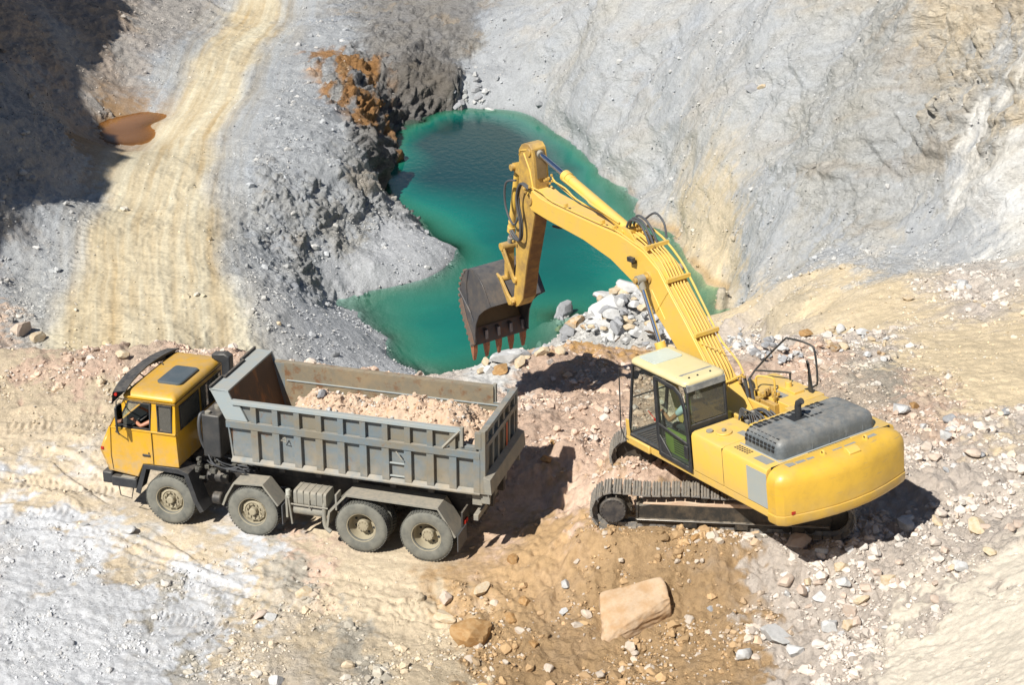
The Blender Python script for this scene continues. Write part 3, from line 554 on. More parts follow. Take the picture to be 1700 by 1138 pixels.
M_decal = paint('grey_panel', (.42, .46, .45, 1), (.5, .48, .38, 1), .4, .6, scale=4)
M_track = paint('track_steel', (.22, .22, .22, 1), (.50, .43, .34, 1), .7, .55, scale=7, metal=.2, dust=.8, bump=.2)
M_frm = paint('track_frame_black', (.035, .033, .03, 1), (.20, .15, .10, 1), .6, .5, scale=3, dust=.75)
M_bkt = paint('bucket_steel', (.10, .105, .12, 1), (.21, .18, .155, 1), .6, .42, metal=.3, scale=3.5, lo=.45, hi=.62, dust=.2)
M_bkw = paint('bucket_wear_steel', (.20, .17, .15, 1), (.36, .17, .08, 1), .8, .6, metal=.2, scale=5, bump=.2)
M_bki = paint('bucket_inside', (.27, .19, .10, 1), (.17, .12, .07, 1), .6, .7, scale=3)
M_tooth = paint('tooth_rust', (.46, .17, .08, 1), (.30, .16, .11, 1), .6, .6, scale=7)
M_adp = paint('tooth_adapter', (.30, .31, .36, 1), (.10, .10, .12, 1), .5, .3, metal=.7, scale=9)
M_gl = glass('cab_glass', (.80, .88, .84, 1)); M_gld = glass('tinted_glass', (.22, .27, .26, 1), .9); M_glg = glass('green_glass', (.72, .86, .76, 1), .25)
M_int = paint('cab_interior', (.02, .022, .025, 1), rough=.7); M_green = paint('green_seat_side', (.24, .30, .07, 1), (.14, .18, .05, 1), .4, .6)
M_lens = paint('lamp_lens', (.5, .5, .48, 1), rough=.15); M_mir = paint('mirror_glass', (.5, .55, .55, 1), rough=.05, metal=1)
M_skin = paint('skin', (.55, .25, .15, 1), (.45, .2, .12, 1), .3, .5, scale=9); M_hair = paint('dark_hair', (.02, .015, .01, 1), rough=.6)
M_navy = paint('navy_shirt', (.015, .02, .04, 1), rough=.8); M_white = paint('pale_shirt', (.55, .62, .72, 1), rough=.8); M_trs = paint('grey_trousers', (.06, .06, .07, 1), rough=.9)
def B(name, mat, parent, *boxes, bevel=.006, xf=None, **k):
    m = MB()
    for b_ in boxes: m.box(*b_)
    return m.build(name, mat, parent, xf, bevel, **k)
def TB(name, mat, parent, *paths, r=.015, n=8, sub=0, xf=None):
    m = MB()
    for p in paths: m.tube(p, r, n, sub)
    return m.build(name, mat, parent, xf)
# ================================================================ DUMP TRUCK (x forward, y its left side, z up)
truck = empty('dump_truck', (TXY[0], TXY[1], 0)); truck.rotation_euler.z = math.pi-TYAW
tag(truck, 'yellow and grey four-axle dump truck loaded with pinkish rubble', 'dump truck')
def tyre_mb(c, out, R=.552, w=.29, blocks=True):
    m = MB(); h = w/2
    prof = [(.30, -h*.72), (.33, -h*.9), (.42, -h), (.50, -h*.93), (R-.025, -h*.84), (R-.008, -h*.7), (R-.008, h*.7), (R-.025, h*.84), (.50, h*.93), (.47, h*.97), (.42, h), (.345, h*.93), (.315, h*.86), (.29, h*.72), (.29, -h*.72)]
    m.lathe(prof, c, 56)
    return m
def wheel(x, y, side, dish):
    w = tyre_mb((x, y, .552), side).build('wheel', M_tyre, truck)
    t = MB()                                             # tread blocks
    N = 52
    for k in range(N):
        for row in (-1, 0, 1):
            a = 2*math.pi*(k+.5*(row % 2))/N; da = math.pi/N*.62; y0 = y+row*.085
            vs = []
            for r_ in (.538, .556):
                for aa in (a-da, a+da):
                    for yy in (y0-.036, y0+.036): vs.append((x+r_*math.cos(aa), yy, .552+r_*math.sin(aa)))
            t.add(vs, [(0, 1, 3, 2), (4, 6, 7, 5), (0, 4, 5, 1), (2, 3, 7, 6), (0, 2, 6, 4), (1, 5, 7, 3)])
    t.build('tread', M_tread, w)
    r = MB()
    if dish: prof = [(.30, .125), (.315, .13), (.30, .10), (.285, .05), (.27, -.06), (.255, -.10), (.20, -.105), (.13, -.10), (.125, .03), (.115, .045), (.03, .05), (.001, .05)]
    else: prof = [(.30, .125), (.315, .13), (.30, .10), (.28, .03), (.275, -.01), (.245, .0), (.235, .05), (.19, .075), (.175, .055), (.12, .05), (.115, .02), (.085, .02), (.08, .13), (.06, .145), (.001, .145)]
    r.lathe(prof, (x, y, .552), 40, 'y', side)
    R = r.build('rim', M_rim, w, ang=28)
    b_ = MB()
    for k in range(10):
        a = 2*math.pi*k/10+.2
        if dish: p = (x+.095*math.cos(a), y+side*.05, .552+.095*math.sin(a)); b_.cyl(p, (p[0], p[1]+side*.018, p[2]), .013, n=6)
        else:
            p = (x+.15*math.cos(a), y+side*.05, .552+.15*math.sin(a)); b_.cyl(p, (p[0], p[1]+side*.045, p[2]), .018, n=6)
            q = (x+.225*math.cos(a+.3), y+side*.02, .552+.225*math.sin(a+.3)); b_.cyl(q, (q[0], q[1]+side*.04, q[2]), .03, .022, n=8)
    b_.build('wheel_nuts', M_rim, w)
    if dish:
        d = MB()
        for k in range(8):
            a = 2*math.pi*k/8+.4; p = (x+.205*math.cos(a), y-side*.104, .552+.205*math.sin(a)); d.cyl(p, (p[0], p[1]+side*.006, p[2]), .028, n=12)
        d.build('vent_holes', M_int, w)
    return w
AX = (0, 1.38, 3.76, 5.62)
for i, x in enumerate(AX):
    for s in (1, -1):
        if i < 2: wheel(x, s*1.105, s, True); wheel(x, s*.76, s, False)
        else: wheel(x, s*1.095, s, False)
cm = MB()
for s in (-1, 1): cm.box(-1.0, 6.75, s*.42-.04, s*.42+.04, .82, 1.08)
for x in (-.95, -.3, .7, 1.9, 2.6, 3.2, 4.4, 5.0, 6.4): cm.box(x-.05, x+.05, -.38, .38, .84, 1.06)
chassis = cm.build('chassis', M_dark, truck, bevel=.005)
am = MB()
for i, x in enumerate(AX):
    am.cyl((x, -1.0, .552), (x, 1.0, .552), .075, n=12)
    if i < 2: am.lathe([(.02, -.2), (.14, -.16), (.2, 0), (.14, .16), (.02, .2)], (x, 0, .56), 20)
    for s in (-1, 1):
        for k in range(3): am.box(x-.5+k*.06, x+.5-k*.06, s*.5-.04, s*.5+.04, .70+k*.03, .725+k*.03)
am.cyl((.1, 0, .62), (3.4, 0, .75), .05, n=10)
am.build('axles', M_dark, truck)
sm = MB()
for s in (-1, 1): sm.box(-1.0, 3.9, s*.42-.05, s*.42+.05, 1.09, 1.24)
for x in (-.8, .0, .8, 1.6, 2.4, 3.2): sm.box(x-.06, x+.06, -.9, .9, 1.38, 1.49)
for s in (-1, 1): sm.box(-1.05, 3.8, s*.45-.06, s*.45+.06, 1.25, 1.42)
sm.build('subframe', M_dark, truck, bevel=.004)
# gearbox, engine, hoses between the cab and the box
em = MB().box(4.3, 5.5, -.36, .36, .7, 1.25).box(5.5, 6.6, -.4, .4, .75, 1.45).box(4.0, 4.5, -.3, .3, .75, 1.2)
em.cyl((4.5, .62, .95), (5.0, .62, .95), .14, n=14).cyl((4.55, .95, .62), (4.75, .95, .62), .13, n=14)
em.build('engine', M_dark, truck, bevel=.03)
hm = MB(); hr = random.Random(3)
for k in range(12):
    y = .25+.06*k; z = 1.18+hr.uniform(-.08, .16)
    hm.tube([(4.95, y*.8, 1.2+hr.uniform(0, .3)), (4.7, y+.1, z+.12), (4.45, y, z), (4.2, y+hr.uniform(-.1, .1), z+.05), (3.95, y*.9, 1.15)], .016, 6, 4)
hm.tube([(5.0, .62, 2.38), (5.05, .72, 2.35), (5.06, .78, 2.1), (5.05, .7, 1.7), (4.9, .66, 1.4)], .035, 8, 5)
hm.build('hoses', M_rub, truck)
vb = MB()
for k in range(16): x = 4.55+hr.uniform(-.45, .45); y = hr.uniform(.5, 1.0); z = hr.uniform(1.05, 1.28); vb.box(x, x+hr.uniform(.05, .14), y, y+hr.uniform(.05, .1), z, z+hr.uniform(.04, .1))
for k in range(14): x = 4.95+hr.uniform(-.04, .05); y = .98+hr.uniform(0, .1); z = hr.uniform(1.05, 1.6); vb.box(x, x+.07, y, y+.07, z, z+.06)
vb.build('valves', paint('greasy_steel', (.07, .07, .065, 1), (.3, .28, .22, 1), .6, .6, scale=9), truck, bevel=.006)
# hydraulic tank behind the cab
hy = B('hydraulic_tank', paint('tank_grey', (.045, .048, .052, 1), (.12, .11, .10, 1), .5, .5, scale=3, dust=.3), truck, (4.62, 5.02, -.95, .74, 1.42, 2.38), bevel=.03)
MB().cyl((4.82, .35, 2.38), (4.82, .35, 2.45), .07, n=16).cyl((4.9, .66, 2.38), (4.9, .66, 2.43), .06, n=16).build('filler_cap', M_dusty, hy)
ik = MB().prism([(5.1, 1.5), (5.3, 1.5), (5.28, 2.85), (5.5, 2.93), (5.5, 3.03), (5.2, 3.07), (5.08, 3.0)], -1.06, -.84).build('air_intake', M_blk, truck, bevel=.03)
# ---- cab
XB, ZB_ = 5.38, 2.07
def ysd(z): return 1.20 if z < 2.07 else 1.20-(z-2.07)*.09
cab = MB()
for s in (1, -1):
    o, i_ = 1.20*s, 1.13*s
    cab.prism([(6.98, 1.06), (7.16, 1.52), (6.885, 2.07), (5.38, 2.07), (5.36, 1.32), (6.17, 1.30), (6.31, .98)], i_, o)
    def strip(pts):
        cab.add([(x, s*(ysd(z)), z) for x, z in pts]+[(x, s*(ysd(z)-.06), z) for x, z in pts], [tuple(range(len(pts))), tuple(range(len(pts), 2*len(pts)))]+[(k, (k+1) % len(pts), len(pts)+(k+1) % len(pts), len(pts)+k) for k in range(len(pts))])
    strip([(6.885, 2.07), (6.76, 2.07), (6.42, 2.68), (6.53, 2.72)])
    strip([(5.95, 2.07), (5.79, 2.07), (5.79, 2.69), (5.91, 2.69)])
    strip([(5.46, 2.07), (5.38, 2.07), (5.38, 2.69), (5.44, 2.69)])
    strip([(6.55, 2.68), (5.38, 2.68), (5.38, 2.76), (6.5, 2.76)])
# rear wall with two windows
for b_ in ((5.38, 5.43, -1.12, 1.12, 1.32, 2.08), (5.38, 5.43, -1.12, 1.12, 2.62, 2.76), (5.38, 5.43, .97, 1.13, 2.08, 2.62), (5.38, 5.43, -1.13, -.97, 2.08, 2.62), (5.38, 5.43, -.03, .11, 2.08, 2.62), (5.43, 6.9, -1.12, 1.12, 1.28, 1.34)): cab.box(*b_)
# front: lower panel and windscreen frame
cab.add([(7.155, y, 1.52) for y in (-1.2, 1.2)]+[(6.98, y, 1.05) for y in (-1.2, 1.2)]+[(7.10, y, 1.52) for y in (-1.2, 1.2)]+[(6.93, y, 1.05) for y in (-1.2, 1.2)], [(0, 1, 3, 2), (4, 5, 7, 6), (0, 1, 5, 4), (2, 3, 7, 6), (0, 2, 6, 4), (1, 3, 7, 5)])
cab.add([(6.92, y, 2.0) for y in (-1.2, 1.2)]+[(7.155, y, 1.52) for y in (-1.2, 1.2)]+[(6.86, y, 2.0) for y in (-1.2, 1.2)]+[(7.10, y, 1.52) for y in (-1.2, 1.2)], [(0, 1, 3, 2), (4, 5, 7, 6), (0, 1, 5, 4), (2, 3, 7, 6), (0, 2, 6, 4), (1, 3, 7, 5)])
for s in (-1, 1): cab.add([(6.90, s*1.2, 2.0), (6.90, s*1.10, 2.0), (6.52, s*1.14, 2.74), (6.52, s*1.06, 2.74), (6.85, s*1.2, 2.0), (6.85, s*1.10, 2.0), (6.47, s*1.14, 2.74), (6.47, s*1.06, 2.74)], [(0, 1, 3, 2), (4, 5, 7, 6), (0, 1, 5, 4), (2, 3, 7, 6), (0, 2, 6, 4), (1, 3, 7, 5)])
cabo = cab.build('cab', M_ty, truck, bevel=.012)
# roof
def scaled(ring, z, k, kx=None):
    cx = sum(p[0] for p in ring)/len(ring); cy = sum(p[1] for p in ring)/len(ring); kx = k if kx is None else kx
    return [(cx+(p[0]-cx)*kx, cy+(p[1]-cy)*k, z) for p in ring]
rb0 = rr(5.38, 6.52, -1.14, 1.14, .07)
TB('rain_gutter', M_blk, cabo, [(5.36, 1.185, 2.73), (6.54, 1.185, 2.73)], [(5.372, -1.15, 2.73), (5.372, 1.15, 2.73)], r=.008)
roof = MB().loft([scaled(rb0, z, k, kx) for z, k, kx in ((2.735, 1, 1), (2.765, 1.03, 1.045), (2.80, 1.03, 1.045), (2.835, 1.0, 1.0), (2.865, .975, .955), (2.885, .93, .88), (2.90, .82, .75), (2.908, .5, .5), (2.91, .02, .02))]).build('roof', M_ty, cabo, ang=50)
htc = MB(); hp = rr(5.50, 6.05, -.28, .62, .09)
htc.loft([[(x, y, 2.88) for x, y in hp], [(x, y, 2.94) for x, y in hp], [(x, y, 2.955) for x, y in inset(hp, .025)]]).build('roof_hatch', paint('hatch_grey', (.10, .125, .14, 1), (.2, .2, .2, 1), .4, .35, scale=3), cabo, ang=30)
# sun visor over the windscreen
vis = MB(); vr = []
for k in range(13):
    y = 1.27-2.42*k/12; e = min(1, abs(y-.06)/1.21); xb = 6.83-.13*e**2.4; zt = 2.95-.06*e**3
    vr.append([(xb-.02, y, zt+.02), (xb-.34+.04*e**3, y, zt+.09-.03*e), (xb-.34+.04*e**3, y, zt+.06-.03*e), (xb, y, zt-.01), (xb+.03, y, zt-.22-.05*e**3), (xb+.045, y, zt-.22-.05*e**3)])
vis.loft(vr); vso = vis.build('sun_visor', M_blk, cabo, ang=25)
TB('visor_bracket', M_dark, vso, *[[(6.62, y, 2.98), (6.44, y, 2.87)] for y in (-.9, -.35, .35, .9)], r=.014)
MB().cyl((6.62, 1.20, 2.86), (6.62, 1.30, 2.86), .035, n=12).build('marker_lamp', M_red, vso)
TB('roof_rail', M_dark, cabo, [(6.55, -.3, 2.9), (6.50, -.3, 2.96), (6.45, -.8, 2.97), (6.42, -1.0, 2.9)], [(6.45, -.3, 2.9), (6.4, -.3, 2.96), (6.35, -.3, 2.9)], r=.012, sub=3)
MB().add([(6.87, -1.1, 2.04), (6.87, 1.1, 2.04), (6.52, 1.06, 2.72), (6.52, -1.06, 2.72)], [(0, 1, 2, 3)]).build('windscreen', M_gl, cabo)
for s in (1, -1):
    d = MB()
    for pts in ([(6.83, 2.075), (5.935, 2.075), (5.935, 1.34), (6.175, 1.31), (6.32, 1.0), (6.86, 1.09), (6.88, 1.4)],): d.prism(pts, s*1.20, s*1.212)
    dr = d.build('door', M_ty, cabo, bevel=.004)
    B('beltline_trim', M_ty, dr, (5.38, 6.84, s*1.2 if s > 0 else s*1.228, s*1.228 if s > 0 else s*1.2, 2.05, 2.085))
    h_ = MB().box(5.99, 6.16, s*1.22-.012, s*1.22+.02, 1.50, 1.545).cyl((6.02, s*1.2, 1.575), (6.02, s*1.225, 1.575), .018, n=10); h_.build('door_handle', M_blk, dr, bevel=.006)
    TB('door_gap', M_int, dr, [(5.93, s*1.2125, 2.05), (5.93, s*1.2125, 1.33)], [(6.86, s*1.2125, 2.06), (6.90, s*1.2125, 1.42), (6.87, s*1.2125, 1.09)], r=.006, n=4)
    f = MB().frame([(6.75, 2.085), (5.955, 2.085), (5.915, 2.685), (6.43, 2.685)], .03, s*1.165, s*1.185)
    wf = f.build('window', M_blk, cabo)
    if s < 0: MB().add([(6.75, s*1.175, 2.085), (5.955, s*1.175, 2.085), (5.915, s*1.145, 2.685), (6.43, s*1.145, 2.685)], [(0, 1, 2, 3)]).build('pane', M_gl, wf)
    else: MB().add([(6.72, s*1.175, 2.09), (6.50, s*1.175, 2.09), (6.46, s*1.15, 2.68), (6.43, s*1.145, 2.68)], [(0, 1, 2, 3)]).build('quarter_pane', M_gl, wf)
    f = MB().frame([(5.785, 2.085), (5.465, 2.085), (5.445, 2.685), (5.785, 2.685)], .022, s*1.150, s*1.19)
    wf = f.build('window', M_blk, cabo)
    MB().add([(5.785, s*1.17, 2.085), (5.465, s*1.17, 2.085), (5.445, s*1.15, 2.685), (5.785, s*1.15, 2.685)], [(0, 1, 2, 3)]).build('pane', M_gld, wf)
    B('side_marker', M_red, cabo, (7.06, 7.12, s*1.2-.02, s*1.2+.02, 1.52, 1.585), bevel=.004)
for y0, y1 in ((.11, .97), (-.97, -.03)):
    p = MB().prism([(y0, 2.10), (y1, 2.10), (y1, 2.60), (y0, 2.60)], 5.372, 5.377, 'x').build('rear_window', M_gld, cabo)
    fm = MB().frame([(y0-.02, 2.08), (y1+.02, 2.08), (y1+.02, 2.62), (y0-.02, 2.62)], .03, 5.365, 5.38, 'x').build('window_seal', M_blk, p)
# front bumper, lamps, fenders
bu = MB().box(6.93, 7.16, -1.2, 1.2, .74, 1.0).box(6.36, 6.95, 1.0, 1.22, .70, .93).box(6.36, 6.95, -1.22, -1.0, .70, .93); bu = bu.build('bumper', M_blk, truck, bevel=.03)
for s in (1, -1): B('headlight', M_lens, truck, (7.155, 7.175, s*.85-.16, s*.85+.16, .80, .94))
B('step_plate', M_dusty, bu, (6.40, 6.72, 1.06, 1.225, .932, .945)); TB('step', M_dark, bu, [(6.86, 1.1, .72), (6.80, 1.14, .46), (6.55, 1.14, .42), (6.50, 1.1, .70)], r=.012)
TB('wiper', M_blk, cabo, [(6.91, .3, 2.02), (6.74, .75, 2.36)], [(6.91, -.5, 2.02), (6.74, -.05, 2.36)], r=.012)
B('grille', M_blk, cabo, *[(7.0+.05*k, 7.02+.05*k+.02, -.8, .8, 1.14+.13*k, 1.2+.13*k) for k in range(3)])
def fender(name, path, y0, y1, t, mat, lip=.05):
    m = MB(); n = len(path); inn = []
    for i in range(n):
        a = Vector(path[max(i-1, 0)]); b_ = Vector(path[min(i+1, n-1)]); d = (b_-a).normalized(); inn.append((path[i][0]-d.y*-t*-1, path[i][1]+d.x*-t*-1) if False else (path[i][0]+d.y*t, path[i][1]-d.x*t))
    m.prism(list(path)+inn[::-1], y0, y1)
    if lip:
        inl = [(p[0]+(q[0]-p[0])*lip/t, p[1]+(q[1]-p[1])*lip/t) for p, q in zip(path, inn)]
        m.prism([(p[0]+.001, p[1]+.001) for p in path]+inl[::-1], y1-.02 if y1 > 0 else y0, y1+.002 if y1 > 0 else y0+.02)
    return m.build(name, mat, truck, bevel=.004)
for s in (1, -1):
    a, b_ = (.78, 1.22) if s > 0 else (-1.22, -.78)
    fender('front_fender', [(4.86, .40), (4.98, .62), (5.16, 1.22), (5.38, 1.30), (6.17, 1.295), (6.40, .63)], a, b_, .03, M_blk, .11)
    fender('middle_fender', [(3.17, .78), (3.50, 1.21), (4.15, 1.17), (4.34, .86), (4.44, .62)], a, b_, .02, M_dusty, .045)
    fender('rear_fender', [(-.62, .62), (-.24, 1.22), (1.70, 1.24), (2.10, .80), (2.16, .42)], .62*s if s > 0 else -1.2, 1.2 if s > 0 else -.62, .02, M_dusty, .05)
    B('mudflap', M_rub, truck, (-.66, -.64, .65*s if s > 0 else -1.2, 1.2 if s > 0 else -.65, .30, .66), (3.10, 3.12, .8*s if s > 0 else -1.2, 1.2 if s > 0 else -.8, .35, .78), bevel=0)
tk = MB(); tp = rr(.74, 1.18, .84, 1.16, .06)
tk.loft([[(x, y, z) for y, z in tp] for x in (2.14, 2.85)])
for x in (2.22, 2.36, 2.50, 2.64, 2.78): tk.box(x-.012, x+.012, .78, 1.195, .88, 1.17)
tko = tk.build('battery_box', M_dusty, truck, bevel=.006, ang=30)
TB('strap', M_dusty, tko, [(2.10, 1.2, .86), (2.9, 1.2, .86)], [(2.5, 1.2, 1.0), (2.5, 1.2, .80)], r=.016)
MB().cyl((2.2, 1.05, .70), (2.88, 1.05, .70), .115, n=20).build('air_tank', M_dusty, truck, bevel=.01)
can = MB().cyl((2.96, 1.18, 1.04), (2.96, 1.18, 1.17), .055, .05, n=16).box(2.93, 2.99, 1.1, 1.2, .98, 1.04).build('air_dryer', paint('off_white', (.55, .56, .5, 1), (.4, .36, .28, 1), .5, .5), truck, bevel=.008)
TB('drain_pipe', M_dusty, can, [(2.96, 1.18, 1.0), (2.93, 1.18, .7), (2.90, 1.18, .40)], r=.022)
B('spare_bracket', M_dusty, truck, (3.0, 3.05, .9, 1.15, .5, 1.0), (1.9, 1.94, .95, 1.2, .85, 1.2))
TB('exhaust_pipe', M_dusty, truck, [(2.30, .8, 1.1), (2.20, 1.12, 1.0), (2.20, 1.16, .6), (2.16, 1.18, .42), (2.05, 1.2, .34)], r=.048, n=14, sub=4)
for s in (1, -1):
    tl = B('tail_light', M_red, truck, (-.775, -.74, s*.98-.09, s*.98+.09, .87, .96), bevel=.008); B('lamp_housing', M_dark, tl, (-.74, -.70, s*.93-.2, s*.93+.2, .82, 1.16))
B('rear_crossbar', M_dusty, truck, (-1.02, -.92, -1.0, 1.0, .95, 1.08)); B('hinge_bracket', M_dark, truck, (-1.15, -.85, .3, .42, 1.0, 1.5), (-1.15, -.85, -.42, -.3, 1.0, 1.5))
# mirror
for s in (1, -1):
    mo = MB().frame([(6.72, 2.56), (6.60, 2.10), (6.66, 2.07), (6.80, 2.55)], .001, s*1.5, s*1.51)
    mm = MB(); mp_ = rr(s*1.42-.13, s*1.42+.13, 2.12, 2.70, .06)
    mm.prism(mp_, 6.50, 6.54, 'x'); mo = mm.build('mirror', M_blk, cabo, bevel=.01)
    MB().prism([(p[0]*1.0, p[1]) for p in inset(mp_, .02)], 6.493, 6.498, 'x').build('mirror_glass', M_mir, mo)
    TB('mirror_arm', M_blk, mo, [(6.55, s*1.18, 2.72), (6.56, s*1.40, 2.76), (6.56, s*1.43, 2.10), (6.56, s*1.38, 2.02), (6.74, s*1.22, 1.98)], r=.013, sub=2)
# interior
B('cab_floor', M_int, cabo, (5.44, 6.85, -1.1, 1.1, 1.35, 1.40), bevel=0)
sb = MB().box(5.62, 6.05, .45, .98, 1.55, 1.72).box(5.52, 5.66, .45, .98, 1.65, 2.35).box(5.62, 6.05, -.98, -.45, 1.55, 1.72).box(5.52, 5.66, -.98, -.45, 1.65, 2.35); sb.build('seat', M_int, cabo, bevel=.04)
MB().prism([(6.82, 1.4), (6.5, 1.5), (6.52, 1.95), (6.84, 2.04)], -1.1, 1.1).build('dashboard', M_int, cabo, bevel=.02)
sw = MB(); cw_ = Vector((6.42, .72, 2.08)); a1 = Vector((0, 1, 0)); a2 = Vector((.55, 0, .83)).cross(a1).normalized()
sw.tube([cw_+(a1*math.cos(2*math.pi*k/24)+a2*math.sin(2*math.pi*k/24))*.24 for k in range(25)], .015, 8); sw.tube([cw_, (6.6, .72, 1.8)], .03, 8)
for k in range(3): sw.tube([cw_, cw_+(a1*math.cos(k*2.09)+a2*math.sin(k*2.09))*.24], .012, 6)
sw.build('steering_wheel', M_blk, cabo)
# ---- dump box
def boxwall(): pass
bx = MB()
bx.box(-1.05, 4.0, -1.02, 1.02, 1.55, 1.60)                          # floor
for s in (1, -1):
    y0, y1 = (1.02, 1.035) if s > 0 else (-1.035, -1.02)
    bx.prism([(-1.10, 1.62), (4.20, 1.64), (4.14, 2.94), (-.72, 2.94), (-.72, 2.62), (-1.10, 2.62)], y0, y1)
    for x in [3.66-.467*k for k in range(10)]:
        bx.box(x-.075, x+.075, 1.034 if s > 0 else -1.125, 1.125 if s > 0 else -1.034, 1.66, 2.37)
        if x > -.7: bx.box(x-.06, x+.06, 1.034 if s > 0 else -1.125, 1.125 if s > 0 else -1.034, 2.51, 2.88)
    o0, o1 = (1.055, 1.14) if s > 0 else (-1.14, -1.055)
    bx.box(-1.10, 4.27, o0, o1, 2.365, 2.515)                          # mid rail
    bx.box(-1.10, -.97, o0, o1, 1.60, 2.365); bx.box(-1.13, -1.0, o0, o1, 2.58, 2.93)
    bx.box(-1.02, -.70, s*1.06-.03, s*1.06+.03, 2.52, 2.60)
    bx.prism([(s*1.055, 1.70), (s*1.055, 1.60), (s*1.15, 1.60), (s*1.15, 1.63)], -1.10, 4.20, 'x')     # sloping sill
    bx.prism([(s*1.02, 1.60), (s*1.15, 1.595), (s*.85, 1.47), (s*.6, 1.47)], -1.08, 3.95, 'x')
bxo = bx.build('dump_box', M_box, truck, bevel=.004)
for s in (1, -1):
    tr = MB().box(-.72, 4.12, s*1.10-.075, s*1.10+.045 if s > 0 else s*1.10+.075, 2.88, 2.965) if s > 0 else MB().box(-.72, 4.12, -1.145, -1.025, 2.88, 2.965)
    tr.build('top_rail', M_boxlip if s > 0 else M_boxin, bxo, bevel=.006)
    br = MB().tube([(-.35, s*1.13, 2.53), (-.70, s*1.13, 2.93)], .035, 4).box(-.76, -.70, s*1.1-.05, s*1.1+.04, 2.6, 3.0).build('latch_brace', M_dusty, bxo)
    gp = MB().prism([(4.60, 3.16), (4.20, 3.15), (4.13, 2.975), (3.98, 2.88), (3.80, 2.52), (4.285, 2.52)], s*1.055 if s > 0 else -1.10, 1.10 if s > 0 else -1.055).build('headboard_gusset', M_boxlip, bxo, bevel=.004)
for s in (1, -1):
    li = MB().prism([(-1.0, 1.61), (3.9, 1.61), (3.9, 2.94), (-.72, 2.94), (-.72, 2.60), (-1.0, 2.60)], s*1.018 if s > 0 else -1.016, 1.016 if s > 0 else -1.018); li.build('inner_wall', M_boxin, bxo)
    B('inner_ledge', M_boxlip, bxo, (-.95, 3.85, s*.99 if s > 0 else -1.015, 1.015 if s > 0 else -.99, 2.555, 2.58), bevel=.003)
hb = MB().prism([(4.20, 1.62), (3.84, 1.58), (4.20, 3.12), (4.255, 3.12)], -1.02, 1.02).build('headboard', paint('rusty_headboard', (.12, .065, .035, 1), (.07, .045, .03, 1), .8, .7, scale=2, rust=(.30, .12, .035, 1), rlo=.55, stretch=(1, 1, .4), bump=.2), bxo)
cn = MB().box(4.19, 4.60, -1.10, 1.10, 3.125, 3.165).build('headboard_canopy', M_boxlip, bxo, bevel=.004)
MB().box(4.57, 4.61, -1.1, -.38, 3.166, 3.22).box(4.57, 4.61, .55, 1.1, 3.166, 3.22).box(4.50, 4.54, -.36, .50, 3.166, 3.22).box(4.5, 4.6, -.40, -.36, 3.166, 3.21).box(4.5, 4.6, .50, .54, 3.166, 3.21).build('lip', M_dark, cn)
MB().prism([(4.59, 3.125), (4.285, 2.5), (4.25, 2.5), (4.55, 3.125)], -1.05, 1.05).build('canopy_front', M_box, bxo)
MB().prism([(4.285, 2.5), (4.21, 1.62), (4.17, 1.62), (4.25, 2.5)], -1.05, 1.05).build('front_wall', M_box, bxo)
TB('grab_hook', M_dusty, bxo, [(2.98, 1.13, 2.30), (3.06, 1.17, 2.24), (2.95, 1.17, 2.22), (2.98, 1.13, 2.30)], [(.62, 1.15, 2.32), (.48, 1.2, 2.18)], r=.014)
B('ladder_rung', M_boxlip, bxo, (.44, .78, 1.07, 1.11, 2.02, 2.05), (.44, .78, 1.07, 1.11, 1.74, 1.77))
# tailgate
tg = MB().box(-1.14, -1.10, -1.08, 1.08, 1.64, 2.95)
for y in (-.93, -.56, -.19, .18, .55, .92): tg.box(-1.20, -1.14, y-.045, y+.045, 1.66, 2.56); tg.box(-1.20, -1.14, y-.05, y+.05, 2.66, 2.88)
for y in (-1.08, 1.08): tg.box(-1.21, -1.08, y-.05, y+.05, 1.62, 2.97)
tg.box(-1.22, -1.09, -1.03, 1.03, 2.88, 2.97); tg.box(-1.215, -1.13, -1.03, 1.03, 2.55, 2.66)
tgo = tg.build('tailgate', M_box, bxo, bevel=.004)
MB().prism([(-1.19, 2.02), (-1.33, 1.98), (-1.36, 1.66), (-1.22, 1.66)], -1.2, 1.2).build('tail_apron', M_dusty, bxo, bevel=.006)
B('orange_stripe', M_orng, bxo, (-1.206, -1.202, -.405, -.33, 1.98, 2.52), bevel=0)
B('tail_hinge', M_dusty, bxo, (-1.28, -1.1, 1.0, 1.06, 1.38, 1.62), (-1.28, -1.1, -1.06, -1.0, 1.38, 1.62), (-1.1, -.9, .9, 1.0, 1.3, 1.55))
MB().cyl((1.7, 0, .95), (3.0, 0, 1.4), .1, n=14).build('hoist_cylinder', M_dark, truck)
# ---- the load
LX, LY = np.meshgrid(np.linspace(-1.04, 4.0, 330), np.linspace(-1.01, 1.01, 135), indexing='ij')
def bump_(x, y, x0, y0, sx, sy, h): return h*np.exp(-((x-x0)/sx)**2-((y-y0)/sy)**2)
LZ = 2.42+bump_(LX, LY, 2.55, .05, .6, .55, .42)+bump_(LX, LY, .45, .05, .75, .55, .56)+bump_(LX, LY, 1.5, -.1, .5, .5, .22)+bump_(LX, LY, -.3, .1, .5, .7, .22)
LZ -= .55*sstep(3.0, 3.9, LX)+.12*(np.abs(LY) > .8)*((np.abs(LY)-.8)/.2)
for f, a in ((1.6, .16), (4, .085), (9, .035), (20, .02)): LZ += a*n2(LX*f+3, LY*f+f)
LZ += .05*(.4-np.abs(n2(LX*7, LY*7)))
lm = paint('load_soil', (.64, .46, .33, 1), (.66, .54, .42, 1), .8, .95, scale=2.2, bump=.5, rust=(.52, .30, .15, 1), rlo=.58, spec=.1)
ll_ = LX.shape[1]; i = (np.arange(LX.shape[0]-1)[:, None]*ll_+np.arange(ll_-1)[None, :]).ravel()
